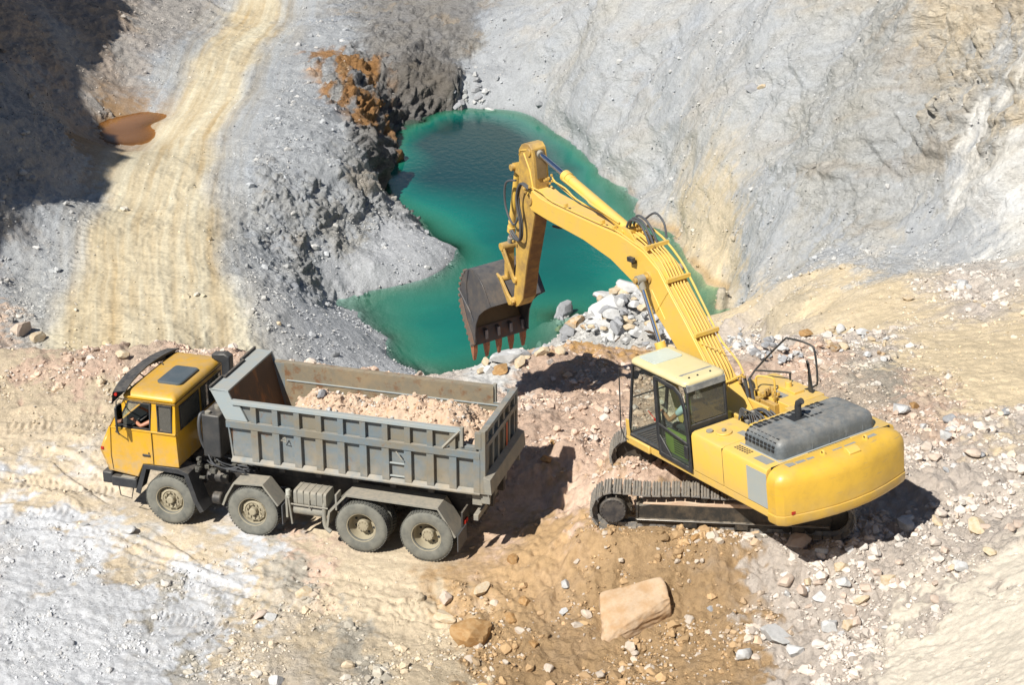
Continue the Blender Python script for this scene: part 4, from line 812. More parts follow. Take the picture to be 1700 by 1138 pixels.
Rt = Matrix.Rotation(math.pi-TYAW, 3, 'Z'); rot = np.array(Rt)
LP = np.stack([LX, LY, LZ], -1).reshape(-1, 3)
def t2w(p): return np.asarray(p) @ rot.T+np.array([TXY[0], TXY[1], 0])
load = fast_mesh('rubble_load', t2w(LP)-np.array([TXY[0], TXY[1], 1.6]), np.stack([i, i+1, i+ll_+1, i+ll_], 1), lm); load.location = (TXY[0], TXY[1], 1.6)
tag(load, 'heap of pinkish broken rubble filling the dump truck box', 'rubble load', kind='stuff')
# ================================================================ EXCAVATOR (house frame: x forward, y its left, z up)
EO = Vector((4.7278, 31.6057, 2.0132)); EF = Vector((-.49295107, .86610031, -.08288249)); EN = Vector((-.86327537, -.49875515, -.07745275)); EU = Vector((-.10841992, .03336999, .99354495))
ER = Matrix((EF, EN, EU)).transposed().to_4x4()
ex = empty('excavator'); XF = Matrix.Translation((0, 0, 1.2))
ex.matrix_world = Matrix.Translation(EO-EU*1.2) @ ER
tag(ex, 'yellow tracked excavator with its bucket raised over the green pool', 'excavator')
# level undercarriage: track frame -> excavator frame
UF = Matrix.Translation((KO[0], KO[1], .79)) @ Matrix((Vector((kfx, kfy, 0)), Vector((-math.sin(KYAW), -math.cos(KYAW), 0)), Vector((0, 0, 1)))).transposed().to_4x4()
UX = ex.matrix_world.inverted() @ UF
def stadium(xf, xr, r, z0, n):                          # closed track line
    L = xf-xr; per = 2*L+2*math.pi*r; out = []
    for k in range(n):
        s = per*k/n
        if s < L: p = (xr+s, z0+2*r, 0, 1)
        elif s < L+math.pi*r: a = (s-L)/r; p = (xf+r*math.sin(a), z0+r+r*math.cos(a), math.sin(a), math.cos(a))
        elif s < 2*L+math.pi*r: p = (xf-(s-L-math.pi*r), z0, 0, -1)
        else: a = (s-2*L-math.pi*r)/r; p = (xr-r*math.sin(a), z0+r-r*math.cos(a), -math.sin(a), -math.cos(a))
        out.append(p)
    return out
for s in (1, -1):
    yc = s*1.13; R0 = .40; xf_, xr_ = (2.52 if s > 0 else 2.24), -1.75; UXn = UX; UX = UX @ Matrix.Translation((0, 0, 0 if s > 0 else .10))
    link = MB()
    line = stadium(xf_, xr_, R0, .07, 58)
    for x, z, nx_, nz_ in line:
        sag = 0
        if nz_ > .9: sag = -.035*math.sin((x-xr_)/(xf_-xr_)*math.pi*3)**2+.0
        tx, tz = nz_, -nx_; c = Vector((x, 0, z+sag)); n_ = Vector((nx_, 0, nz_)); t_ = Vector((tx, 0, tz)); h = .083
        def q(a, b_, y): p = c+t_*a+n_*b_; return (p.x, yc+y, p.z)
        vs = []
        for y in (-.3, .3): vs += [q(-h, .0, y), q(h, .0, y), q(h, .022, y), q(.062, .03, y), q(.055, .06, y), q(.045, .06, y), q(.038, .03, y), q(.008, .03, y), q(0, .055, y), q(-.012, .055, y), q(-.02, .03, y), q(-.05, .03, y), q(-.058, .05, y), q(-.07, .05, y), q(-.078, .022, y)]
        n__ = 15; link.add(vs, [tuple(range(n__)), tuple(range(n__, 2*n__))]+[(k, (k+1) % n__, n__+(k+1) % n__, n__+k) for k in range(n__)])
        for y in (-.1, .1): vs = [q(-h*1.1, -.09, y-.025), q(h*1.1, -.09, y-.025), q(h*1.1, 0, y-.025), q(-h*1.1, 0, y-.025), q(-h*1.1, -.09, y+.025), q(h*1.1, -.09, y+.025), q(h*1.1, 0, y+.025), q(-h*1.1, 0, y+.025)]; link.add(vs, [(0, 1, 2, 3), (4, 5, 6, 7), (0, 1, 5, 4), (1, 2, 6, 5), (2, 3, 7, 6), (3, 0, 4, 7)])
    tr = link.build('crawler_track', M_track, ex, UX, ang=20)
    fr_ = MB().prism([(2.07, .20), (-1.72, .20), (-1.75, .55), (-1.5, .62), (1.7, .62), (2.07, .56)], yc-.17, yc+.17)
    fr_.prism([(2.07, .28), (-1.7, .28), (-1.7, .30), (2.07, .30)], yc-.2, yc+.2+.02*s)
    fr_.prism([(2.07, .26), (2.07, .60), (2.02, .60), (2.02, .26)], yc-.2, yc+.2)
    for x in (1.0, -.0, -1.1): fr_.box(x-.13, x-.11, yc-.21, yc+.21, .10, .28); fr_.box(x+.11, x+.13, yc-.21, yc+.21, .10, .28); fr_.box(x-.13, x+.13, yc+s*.2-.01, yc+s*.2+.01, .14, .28)
    fr_.build('track_frame', M_frm, ex, UX, .008)
    B('frame_strip', paint('pale_edge', (.35, .33, .3, 1), rough=.35, metal=.6), ex, (-1.7, 2.05, yc+s*.235-.006, yc+s*.235+.006, .285, .30), xf=UX)
    sp_ = MB().lathe([(.30, -.10), (.31, -.06), (.31, .02), (.27, .05), (.265, .24), (.25, .262), (.001, .27)], (xf_, yc, .47), 36, 'y', s)
    for k in range(20):
        a = 2*math.pi*k/20; p = (xf_+.235*math.cos(a), yc+s*.262, .47+.235*math.sin(a)); sp_.cyl(p, (p[0], p[1]+s*.018, p[2]), .016, n=6)
    sp_.build('drive_hub', paint('hub_black', (.045, .045, .05, 1), (.2, .17, .14, 1), .6, .45, scale=4, dust=.4), ex, UX, ang=30)
    tt = MB()
    for k in range(21):
        a = 2*math.pi*k/21; c = (xf_+.35*math.cos(a), .47+.35*math.sin(a)); tt.cyl((c[0], yc-.05, c[1]), (c[0], yc+.05, c[1]), .035, n=6)
    tt.lathe([(.34, -.05), (.34, .05)], (xf_, yc, .47), 30, cap=True).build('sprocket', M_frm, ex, UX)
    idl = MB().lathe([(.26, -.09), (.36, -.05), (.36, .05), (.26, .09), (.12, .11), (.001, .11)], (xr_, yc, .47), 30).build('idler_wheel', M_frm, ex, UX)
    ro = MB()
    for k in range(8): ro.lathe([(.001, -.13), (.09, -.13), (.09, .13), (.001, .13)], (-1.35+k*.46, yc, .18), 18)
    for x in (-.6, .75): ro.lathe([(.001, -.15), (.07, -.15), (.07, .15), (.001, .15)], (x, yc, .74), 16)
    ro.build('track_rollers', M_frm, ex, UX)
    dl = MB(); pts = [(1.95, .60), (-1.5, .60), (-1.45, .645), (-.9, .66), (-.2, .68), (.3, .70), (.8, .665), (1.2, .72), (1.5, .655), (1.9, .64)]; dl.prism(pts, yc-.17, yc+.18); dl.build('caked_dirt', lm, ex, UX, .02)
UX = UX @ Matrix.Translation((0, 0, -.10))
cf = MB().prism([(1.0, .25), (-1.0, .25), (-1.1, .62), (-.6, .80), (.6, .80), (1.1, .62)], -1.0, 1.0).build('centre_frame', M_frm, ex, UX, .02)
MB().cyl((0, 0, 1.08), (0, 0, 1.22), .75, n=40).build('slew_ring', M_frm, ex, None)
# ---- house
hs = MB()
def deckpanel(x0, x1, y0, y1, z0=.19, z1=1.0, r=.09):
    s = 1 if y1 > 0 and y1 > abs(y0) else -1; yo = y1 if s > 0 else y0; yi = y0 if s > 0 else y1
    pts = [(yo, z0), (yo, z1-r), (yo-s*r*.3, z1-r*.3), (yo-s*r, z1), (yi, z1), (yi, z0)]
    hs.prism(pts, x0, x1, 'x')
deckpanel(-1.285, -.30, .50, 1.52); 
deckpanel(-2.655, -1.30, .50, 1.52)
deckpanel(-2.655, -.62, -1.52, -.5)
hs.prism([(-.62, .19), (1.25, .19), (1.38, .5), (1.30, .80), (1.10, .96), (.95, 1.0), (-.60, 1.0)], -1.52, -.62)
hs.box(-2.655, -1.32, -.5, .5, .19, .985)
body = hs.build('house_body', M_ey, ex, XF, .018)
fl = MB().box(-2.66, 1.25, -1.5, 1.5, .0, .185).box(1.25, 2.10, .55, 1.54, .0, .185).build('base_frame', M_ey, ex, XF, .03)
B('swing_floor', M_frm, ex, (-1.3, 1.4, -.6, .48, .18, .22), xf=XF)
# counterweight
cwp = [(-2.67, -1.53), (-2.90, -1.52), (-3.02, -1.42), (-3.10, -1.17), (-3.20, -.8), (-3.27, -.4), (-3.29, 0), (-3.27, .4), (-3.20, .8), (-3.10, 1.17), (-3.02, 1.42), (-2.90, 1.52), (-2.67, 1.53)]
def cwring(z, i_, e=0): return [(-2.67+(x+2.67)*(1-i_/.62), y*(1-i_/1.55), z+e*y) for x, y in cwp]
cwm = MB().loft([cwring(-.10, .10), cwring(-.06, .02), cwring(.0, -.015), cwring(.13, -.015), cwring(.14, .012), cwring(.155, .0), cwring(.72, -.01), cwring(.80, .01), cwring(.88, .05), cwring(.945, .12), cwring(.985, .20), cwring(1.005, .32), cwring(1.01, .5)])
cw = cwm.build('counterweight', M_eyr, ex, XF, ang=32)
for y in (.35, -.65):
    lg = MB().prism([(-2.92, 1.0), (-2.78, 1.0), (-2.80, 1.07), (-2.85, 1.10), (-2.90, 1.07)], y-.02, y+.02).build('lifting_lug', M_ey, cw, XF, .005); MB().cyl((-2.85, y-.022, 1.05), (-2.85, y+.022, 1.05), .022, n=12).build('lug_hole', M_int, lg, XF)
MB().prism([(-3.14, .93), (-2.96, 1.0), (-2.96, 1.05), (-3.06, 1.05), (-3.15, .99)], -.30, -.04).build('catch_cover', M_ey, cw, XF, .008)
B('reflector', M_red, cw, (-3.085, -3.065, 1.21, 1.30, .16, .215), xf=XF @ Matrix.Rotation(.0, 4, 'Z'), bevel=0)
B('grip_pad', M_pad, cw, *[(-2.87, -2.72, y, y+w, 1.003, 1.009) for y, w in ((.98, .17), (.75, .2), (.55, .16), (-.10, .22), (-.42, .26), (-.93, .22))], xf=XF, bevel=0)
B('grip_pad', M_pad, body, (-2.5, -2.10, 1.18, 1.38, 1.001, 1.006), (-1.25, -.95, .75, .9, 1.001, 1.006), (-.2, .2, -.95, -.75, 1.001, 1.006), xf=XF, bevel=0)
B('decal_panel', M_decal, body, (-2.655, -2.06, 1.519, 1.523, .205, .90), xf=XF, bevel=0)
B('panel_gap', M_int, body, (-1.299, -1.286, .5, 1.515, .25, .97), (-2.668, -2.652, -1.4, 1.4, .9, 1.003), xf=XF, bevel=0)
vt = MB()
for i in range(3):
    for j in range(6): vt.box(-1.62-i*.07, -1.57-i*.07, 1.18+j*.0+.0, 1.22, 1.001, 1.004) if False else vt.box(-1.50-j*.075, -1.455-j*.075, 1.20+i*.055, 1.235+i*.055, 1.0005, 1.004)
vt.build('deck_vents', M_int, body, XF)
MB().cyl((-.78, 1.08, 1.0), (-.78, 1.08, 1.035), .16, n=24).build('fuel_cap', M_ey, body, XF, .01); MB().cyl((-.78, 1.08, 1.035), (-.78, 1.08, 1.09), .04, n=12).cyl((-.55, 1.25, 1.0), (-.55, 1.25, 1.04), .07, n=16).build('cap_knob', M_dusty, body, XF, .006)
# engine hood
hb0 = rr(-2.56, -1.40, -1.19, 1.12, .17, 6)
hood = MB().loft([scaled(hb0, z, k, kx) for z, k, kx in ((.99, 1.005, 1.01), (1.02, 1, 1), (1.10, .998, .995), (1.20, .99, .98), (1.26, .975, .95), (1.31, .95, .90), (1.345, .91, .83), (1.362, .86, .74), (1.37, .75, .6), (1.373, .3, .3), (1.373, .01, .01))]).build('engine_hood', M_hood, ex, XF, ang=50)
rb = MB()
for y in (-.85, -.45, -.05, .35): rb.tube([(-1.46, y, 1.25), (-1.52, y, 1.345), (-1.66, y, 1.372), (-2.3, y, 1.372), (-2.45, y, 1.34), (-2.53, y, 1.2), (-2.555, y, 1.03)], .018, 6)
for y in (-.83, -.43): rb.tube([(-1.95, y, 1.372), (-1.95, y+.36, 1.372)], .012, 6)
rb.build('hood_ribs', M_hood, hood, XF)
lo_ = MB()
for j in range(8):
    x = -1.56-j*.115
    for i in range(4):
        z, y = ((1.215, 1.107), (1.285, 1.06), (1.33, .99), (1.145, 1.12))[i]
        lo_.box(x-.036, x+.036, y-.022, y+.012, z-.024, z+.024)
lo_.build('louvres', M_int, hood, XF)
l2 = MB()
for gx in ((.62, .93), (.22, .53), (-.18, .13), (-.62, -.28)):
    for j in range(3):
        for i in range(2):
            y = gx[0]+j*.115; x = -1.57-i*.12; l2.box(x-.042, x+.042, y, y+.08, 1.33, 1.374+.004*i)
for j in range(4): l2.box(-1.9, -1.84, .28-j*.0, .34, 1.37, 1.376) if False else l2.box(-2.02-j*.0+.0, -1.96, -.05-j*.10, .02-j*.10, 1.366, 1.375)
l2.build('top_vents', M_int, hood, XF)
B('stack_recess', M_int, hood, (-1.98, -1.70, -.12, .30, 1.366, 1.376), xf=XF, bevel=0)
TB('exhaust_stack', M_blk, hood, [(-1.85, .10, 1.30), (-1.85, .10, 1.58), (-1.87, .10, 1.66), (-1.95, .08, 1.72)], r=.065, n=16, xf=XF)
B('hood_seal', M_boxlip, hood, (-2.585, -1.38, 1.12, 1.15, .995, 1.012), (-2.60, -2.565, -1.2, 1.14, .995, 1.012), xf=XF)
# far side deck: rail, breather, hydraulic pieces
TB('hand_rail', M_blk, ex, [(1.12, -.86, .85), (1.10, -1.1, 1.14), (.45, -1.35, 1.88), (.28, -1.40, 1.975), (-.35, -1.40, 2.02), (-.52, -1.40, 1.9), (-.56, -1.40, 1.3), (-.45, -1.40, 1.15), (-.15, -1.40, .99)], [(1.10, -1.1, 1.14), (.36, -1.38, 1.22), (.33, -1.4, 1.18), (.33, -1.4, 1.0)], r=.022, sub=3, xf=XF)
mr_ = MB().prism([(-.32, 1.02), (-.44, 1.02), (-.40, 1.35), (-.37, 1.5), (-.30, 1.68), (-.35, 1.62), (-.33, 1.35)], -1.38, -1.34).build('side_mirror', M_blk, ex, XF, .004)
MB().cyl((.10, -1.18, 1.0), (.10, -1.18, 1.16), .07, n=20).box(-.25, .28, -1.3, -1.05, 1.0, 1.05).build('breather', M_ey, ex, XF, .006)
TB('grab_loop', M_ey, ex, [(.55, -.72, 1.0), (.56, -.72, 1.22), (.50, -.76, 1.28), (.28, -.88, 1.28), (.22, -.92, 1.22), (.22, -.92, 1.0)], r=.022, sub=3, xf=XF)
vm_ = MB(); h2 = random.Random(5)
for k in range(10): x = -.05+h2.uniform(-.2, .2); y = -.62+h2.uniform(-.12, .12); z = h2.uniform(.85, 1.1); vm_.box(x, x+h2.uniform(.05, .12), y, y+h2.uniform(.05, .12), z, z+.07)
for k in range(8): x = -.1+h2.uniform(-.2, .2); y = -.6+h2.uniform(-.12, .12); vm_.cyl((x, y, 1.05), (x, y, 1.2), .02, n=8)
vm_.box(-.3, .2, -.7, -.5, .5, .95); vm_.build('valve_block', M_eyd, ex, XF, .008)
B('cross_bar', M_ey, ex, (-.95, -.80, -.55, .5, .92, 1.02), (-1.15, -1.05, -.55, .4, .90, 1.0), xf=XF, bevel=.02); B('inner_frame', M_dark, ex, (-1.3, -1.15, -.5, .5, .2, .96), xf=XF)
hz_ = MB()
for k in range(9): y0 = -.4+.09*k; hz_.tube([(-.7, y0, .35), (-.5, y0, .8+.03*(k % 3)), (-.1, y0*.8, .9), (.2, y0*.7, .5)], .022, 8, 4)
for k in range(4): hz_.tube([(-.9+.08*k, .35, .9), (-.75+.08*k, .3, 1.12), (-.55+.05*k, .38, 1.18), (-.4, .45, .95)], .012, 6, 4)
hz_.build('hydraulic_hoses', M_rub, ex, XF)
h3 = MB()
for k in range(14): x = h2.uniform(-1.1, -.4); y = h2.uniform(.1, .48); z = h2.uniform(.75, 1.02); h3.box(x, x+.08, y, y+.06, z, z+.07)
h3.build('hydraulic_fittings', M_dusty, ex, XF, .006)
# ---- cab
cx0, cy0, cy1 = -.25, .58, 1.52
fm = MB()
def post(a, b_, w=.03): fm.tube([a, b_], w*1.3, 4)
cabf = MB()
cabf.frame([(2.05, .19), (1.68, 1.84), (1.60, 1.90), (-.16, 1.92), (-.25, 1.80), (-.25, .19)], .055, 1.46, 1.515)
cabf.frame([(2.05, .19), (1.68, 1.84), (1.60, 1.90), (-.16, 1.92), (-.25, 1.80), (-.25, .19)], .07, .58, .635)
cabf.box(.80, .87, 1.462, 1.513, .2, 1.86)
cabf.box(-.25, -.20, .6, 1.5, .19, 1.10); cabf.box(-.25, -.20, .6, 1.5, 1.78, 1.90)
cabf.box(1.60, 1.66, .6, 1.5, 1.82, 1.88); cabf.box(1.98, 2.04, .6, 1.5, .19, .27)
cabo2 = cabf.build('cab', M_blk, ex, XF, .012)
B('cab_floor', M_rub, cabo2, (-.2, 1.98, .62, 1.47, .19, .24), xf=XF); fr2 = MB()
for k in range(9): fr2.box(1.0+k*.1, 1.03+k*.1, .7, 1.42, .24, .255)
fr2.build('floor_mat', M_dark, cabo2, XF)
rb1 = rr(-.24, 1.66, .57, 1.53, .13, 5)
rfo = MB().loft([scaled(rb1, z, k, kx) for z, k, kx in ((1.895, 1, 1), (1.915, 1.045, 1.02), (1.955, 1.045, 1.02), (1.985, 1.02, 1.005), (2.01, .96, .975), (2.025, .86, .93), (2.032, .7, .8), (2.034, .01, .01))]).build('cab_roof', M_cream, cabo2, XF, ang=50)
hp = rr(.92, 1.50, .74, 1.44, .07)
MB().loft([[(x, y, 2.03) for x, y in hp], [(x, y, 2.05) for x, y in hp]]).build('roof_hatch', M_hatch, rfo, XF, .004)
rs = MB(); rk_ = []
for y in (.60, .70, 1.05, 1.40, 1.50):
    e = .02 if y in (.60, 1.50) else 0
    rk_.append([(.10, y, 2.035-e), (-.10, y, 2.025-e), (-.22, y, 1.98-e), (-.268, y, 1.92), (-.272, y, 1.80), (-.25, y, 1.80), (-.22, y, 1.90), (.10, y, 2.0)])
rs.loft(rk_).build('rear_roof_cover', paint('worn_grey_plastic', (.22, .23, .235, 1), (.55, .55, .5, 1), .8, .6, scale=3), rfo, XF, ang=30)
for yy in (.85, 1.15, 1.35): MB().cyl((-.12, yy, 2.02), (-.14, yy, 2.04), .02, n=8).build('roof_stud', M_int, rfo, XF)
MB().add([(-.225, .64, 1.12), (-.225, 1.46, 1.12), (-.225, 1.46, 1.78), (-.225, .64, 1.78)], [(0, 1, 2, 3)]).build('rear_window', M_gld, cabo2, XF)
MB().add([(1.99, .64, .28), (1.99, 1.46, .28), (1.67, 1.46, 1.80), (1.67, .64, 1.80)], [(0, 1, 2, 3)]).build('windscreen', M_gl, cabo2, XF)
TB('windscreen_bar', M_blk, cabo2, [(1.78, .65, 1.10), (1.78, 1.46, 1.10)], r=.018, xf=XF)
MB().add([(1.93, .60, .28), (.87, .60, .28), (.87, .60, 1.80), (1.66, .60, 1.80)], [(0, 1, 2, 3)]).add([(.8, .60, .9), (-.18, .60, .9), (-.18, .60, 1.80), (.8, .60, 1.80)], [(0, 1, 2, 3)]).build('side_window', M_gl, cabo2, XF)
MB().add([(1.93, 1.49, .28), (.87, 1.49, .28), (.87, 1.49, 1.82), (1.66, 1.49, 1.82)], [(0, 1, 2, 3)]).build('front_side_window', glass('clear_glass', (.96, .97, .96, 1), .05), cabo2, XF)
dp = [(.85, .15), (.88, .6), (.85, 1.84), (.74, 1.88), (.10, 1.84), (-.10, 1.74), (-.22, 1.45), (-.27, .9), (-.28, .12)]
dr = MB().frame(dp, .095, 1.518, 1.56).prism([(.80, .86), (.80, .80), (-.22, .66), (-.22, .72)], 1.52, 1.555).prism([(.80, .62), (.80, .24), (.40, .24)], 1.52, 1.55).build('door', M_blk, cabo2, XF, .014)
MB().add([(.78, 1.53, .85), (-.20, 1.53, .72), (-.14, 1.53, 1.45), (.08, 1.53, 1.76), (.78, 1.53, 1.78)], [(0, 1, 2, 3, 4)]).build('door_window', M_glg, dr, XF)
MB().add([(.78, 1.53, .80), (-.2, 1.53, .66), (-.2, 1.53, .24), (.40, 1.53, .24), (.78, 1.53, .62)], [(0, 1, 2, 3, 4)]).build('lower_door_window', M_glg, dr, XF)
B('door_handle', M_blk, dr, (-.24, -.12, 1.56, 1.60, .40, .68), xf=XF, bevel=.015)
TB('grab_rail', M_blk, cabo2, [(1.75, 1.53, 1.72), (2.02, 1.60, 1.70), (2.16, 1.60, .35), (2.12, 1.56, .12), (1.98, 1.53, .10)], r=.013, xf=XF)
B('corner_strip', M_ey, cabo2, (1.96, 2.07, 1.50, 1.53, .12, .55), xf=XF)
# seat, levers
st = MB().box(.05, .62, .82, 1.30, .50, .66).box(-.08, .10, .82, 1.30, .62, 1.28).box(-.06, .05, .94, 1.18, 1.28, 1.48).build('seat', M_int, cabo2, XF, .05)
B('seat_console', M_green, cabo2, (-.12, .75, 1.34, 1.44, .24, .72), xf=XF, bevel=.02); B('console_grille', M_int, cabo2, *[(.10, .45, 1.441, 1.444, .30+k*.05, .325+k*.05) for k in range(8)], xf=XF, bevel=0)
B('curtain', M_green, cabo2, (-.16, .12, 1.30, 1.32, .75, 1.70), xf=XF, bevel=.01)
TB('lever', M_blk, cabo2, [(.85, 1.30, .24), (.92, 1.30, .6), (1.0, 1.30, .95)], [(.80, .82, .24), (.86, .82, .6), (.92, .80, .95)], [(1.35, 1.10, .24), (1.30, 1.10, .85)], r=.022, xf=XF)
MB().lathe([(.001, -.03), (.03, -.02), (.035, 0), (.03, .02), (.001, .03)], (1.12, 1.40, .78), 12, 'z').tube([(1.12, 1.40, .78), (1.35, 1.42, .92)], .008, 6).build('red_lever', M_red, cabo2, XF)
MB().cyl((1.3, 1.1, .8), (1.22, 1.1, .86), .05, n=10).build('console', M_dusty, cabo2, XF)
# ---- boom, arm, bucket
BUP = [(7.30, 4.17), (6.95, 4.06), (6.44, 4.00), (4.69, 3.90), (3.80, 3.86), (3.457, 3.81), (2.844, 3.667), (2.331, 3.389), (1.939, 2.935), (1.489, 2.462), (.941, 1.828), (.55, 1.35), (.0, .72)]
BLO = [(.15, .42), (.50, .45), (1.05, .95), (1.876, 1.796), (2.284, 2.166), (2.762, 2.551), (3.28, 2.881), (4.136, 3.225), (5.195, 3.434), (6.709, 3.585), (7.40, 3.68), (7.62, 3.88), (7.52, 4.10)]
bm_ = MB().prism(BUP+BLO, -.27, .27)
boom = bm_.build('boom', M_ey, ex, XF, .012)
wp = MB()
for y in (-.272, .272):
    for p in ((7.45, 3.93), (2.72, 3.15), (.3, .72)): wp.cyl((p[0], y-.03, p[1]), (p[0], y+.03, p[1]), .13, n=24)
wp.cyl((2.72, -.62, 3.15), (2.72, .62, 3.15), .062, n=16).build('pins', M_eyd, boom, XF, .006)
ln1 = MB().tube([(2.2, .272, 2.35), (2.62, .272, 2.9)], .012, 4).tube([(2.0, .272, 3.0), (2.5, .272, 2.45)], .012, 4); ln1.build('weld_seam', M_ey, boom, XF)
brk = MB()
for y in (-.16, .16): brk.prism([(4.1, 3.84), (3.2, 3.74), (3.5, 4.0), (3.70, 4.02), (3.82, 3.98)], y-.02, y+.02)
brk.cyl((3.72, -.2, 3.90), (3.72, .2, 3.90), .06, n=14).build('cylinder_bracket', M_ey, boom, XF)
MB().box(3.05, 3.25, .33, .42, 3.42, 3.52).box(3.12, 3.18, .27, .36, 3.36, 3.44).build('work_lamp', M_blk, boom, XF, .01)
def cyl_(name, p0, p1, frac, rb_, rr_, y, parent, gy=None):
    p0 = Vector((p0[0], y, p0[1])); p1 = Vector((p1[0], y, p1[1])); m = p0.lerp(p1, frac); d = (p1-p0).normalized()
    c = MB().cyl(p0, m, rb_, n=24).cyl(m-d*.10, m+d*.06, rb_*1.18, n=24).cyl(m-d*.25, m-d*.2, rb_*1.1, n=24).cyl(p0-Vector((0, rb_*.9, 0)), p0+Vector((0, rb_*.9, 0)), rb_*1.05, n=20).build(name, M_ey, parent, XF, .006)
    r = MB().cyl(m, p1, rr_, n=20).build('piston_rod', M_chr, c, XF)
    MB().cyl(p1-Vector((0, rb_*.9, 0)), p1+Vector((0, rb_*.9, 0)), rb_*.95, n=20).cyl(p1-d*.22, p1, rr_*1.5, n=16).build('rod_eye', M_dusty, c, XF); return c
for y in (.47, -.47): cyl_('boom_cylinder', (1.45, .22), (2.72, 3.15), .56, .10, .05, y, ex)
cyl_('arm_cylinder', (3.72, 3.90), (7.38, 5.03), .66, .115, .058, 0, ex)
TB('cylinder_pipe', M_ey, ex, [(3.9, .12, 4.05), (5.0, .14, 4.28), (5.1, .14, 4.34), (6.05, .14, 4.62)], r=.022, xf=XF)
ARM = [(7.55, 5.22), (7.70, 5.17), (7.86, 5.02), (7.94, 4.52), (8.20, 3.71), (8.50, 2.74), (8.62, 2.09), (8.90, 1.25), (9.02, 1.10), (8.98, .98), (8.86, .96), (8.72, 1.02), (8.47, 1.25), (8.10, 2.18), (7.61, 3.18), (7.36, 3.73), (7.25, 4.38), (7.22, 4.85), (7.25, 5.12), (7.36, 5.22)]
am_ = MB().prism(ARM, -.185, .185); arm = am_.build('arm', M_eyd, ex, XF, .012)
MB().prism([(8.46, 1.26), (8.47, 1.25), (8.09, 2.18), (7.60, 3.18), (7.38, 3.65), (7.37, 3.64), (7.59, 3.17), (8.08, 2.17)], -.165, .165).build('arm_underside', M_eys, arm, XF)
MB().prism([(7.215, 4.42), (7.2, 4.9), (7.23, 5.08), (7.25, 5.08), (7.23, 4.9), (7.245, 4.42)], -.12, .12).build('arm_slot', paint('slot_brown_steel', (.18, .12, .05, 1), (.3, .2, .1, 1), .6, .7), arm, XF)  # dark brown plate laid on the end of the arm
pn = MB().cyl((7.38, -.22, 5.03), (7.38, .22, 5.03), .09, n=20).cyl((8.90, -.24, 1.12), (8.90, .24, 1.12), .085, n=20).cyl((8.72, -.24, 1.68), (8.72, .24, 1.68), .075, n=20).cyl((8.30, -.21, 4.52), (8.30, .21, 4.52), .08, n=20)
pn.prism([(7.90, 4.72), (8.38, 4.60), (8.38, 4.44), (7.96, 4.3)], -.12, -.09).prism([(7.90, 4.72), (8.38, 4.60), (8.38, 4.44), (7.96, 4.3)], .09, .12).build('arm_pins', M_eyd, arm, XF, .006)
TB('arm_trim', M_ey, arm, [(7.34, .188, 5.10), (7.75, .188, 5.02), (7.86, .188, 4.9)], [(7.62, .188, 4.98), (7.42, .188, 4.60), (7.33, .188, 3.9)], r=.02, n=4, xf=XF)
cyl_('bucket_cylinder', (8.30, 4.52), (9.17, 2.42), .80, .085, .045, 0, ex)
lk = MB()
for y in (.215, -.215): lk.prism([(8.66, 1.62), (8.78, 1.60), (9.24, 2.36), (9.22, 2.48), (9.12, 2.48)], y-.022, y+.022)
lk.cyl((9.17, -.25, 2.42), (9.17, .25, 2.42), .07, n=18).cyl((9.17, -.252, 2.42), (9.17, .252, 2.42), .1, n=18)
lk.build('side_links', M_eyd, arm, XF, .006)
MB().prism([(9.10, 2.44), (9.25, 2.44), (9.46, 1.58), (9.38, 1.48), (9.30, 1.54)], -.10, .10).build('bucket_link', M_eyd, arm, XF, .02)
BP = [(9.06, 1.05), (9.30, 1.50), (9.50, 1.72), (9.75, 1.83), (9.98, 1.83), (10.22, 1.72), (10.44, 1.50), (10.60, 1.20), (10.67, .90), (10.66, .62), (10.56, .30), (10.45, .0), (10.33, -.25)]
BM = [(10.14, -.20), (10.06, .12), (9.96, .38), (9.75, .66), (9.45, .86), (9.06, 1.05)]
bk = MB(); n_ = len(BP)
vs = []; inn = []
for i in range(n_):
    a = Vector(BP[max(i-1, 0)]); b_ = Vector(BP[min(i+1, n_-1)]); d = (b_-a).normalized(); inn.append((BP[i][0]+d.y*.035, BP[i][1]-d.x*.035))
bk.prism(BP+inn[::-1], -.77, .77)
bko = bk.build('bucket', M_bkt, ex, XF, .004)
for s in (1, -1):
    sd = MB().prism(BP+BM[:-1], s*.775, s*.745); sd.build('side_plate', M_bkt, bko, XF, .004)
    wrp = MB().prism([(10.52, .95), (10.645, .9), (10.66, .62), (10.56, .30), (10.45, 0), (10.34, -.25), (10.14, -.2), (10.22, .1), (10.38, .4)], s*.776, s*.79); wrp.build('wear_plate', M_bkw, bko, XF, .004)
MB().tube([(10.10, .80, .66), (10.60, .80, 1.18)], .012, 4).tube([(9.98, .785, 1.80), (10.20, .785, 1.35), (10.25, .785, .9), (10.05, .785, .45)], .014, 4).build('weld_line', M_bkt, bko, XF)
MB().prism([(i_[0]+(-.004), i_[1]) for i_ in inn[3:]]+[(p[0]-.012, p[1]-.006) for p in inn[3:][::-1]], -.74, .74).build('bucket_lining', M_bki, bko, XF)
MB().prism([(10.40, .12), (10.43, .10), (10.30, -.27), (10.24, -.27)], -.78, .78).build('cutting_edge', M_bkw, bko, XF, .004)
ser = MB()
for k in range(14): t = k/13; i0 = int(5+t*6.99); p = Vector(BP[min(i0, n_-1)]).lerp(Vector(BP[min(i0+1, n_-1)]), (5+t*6.99)-i0); ser.cyl((p.x, .70, p.y), (p.x, .80, p.y), .042, n=7)
ser.build('edge_serration', M_bkw, bko, XF)
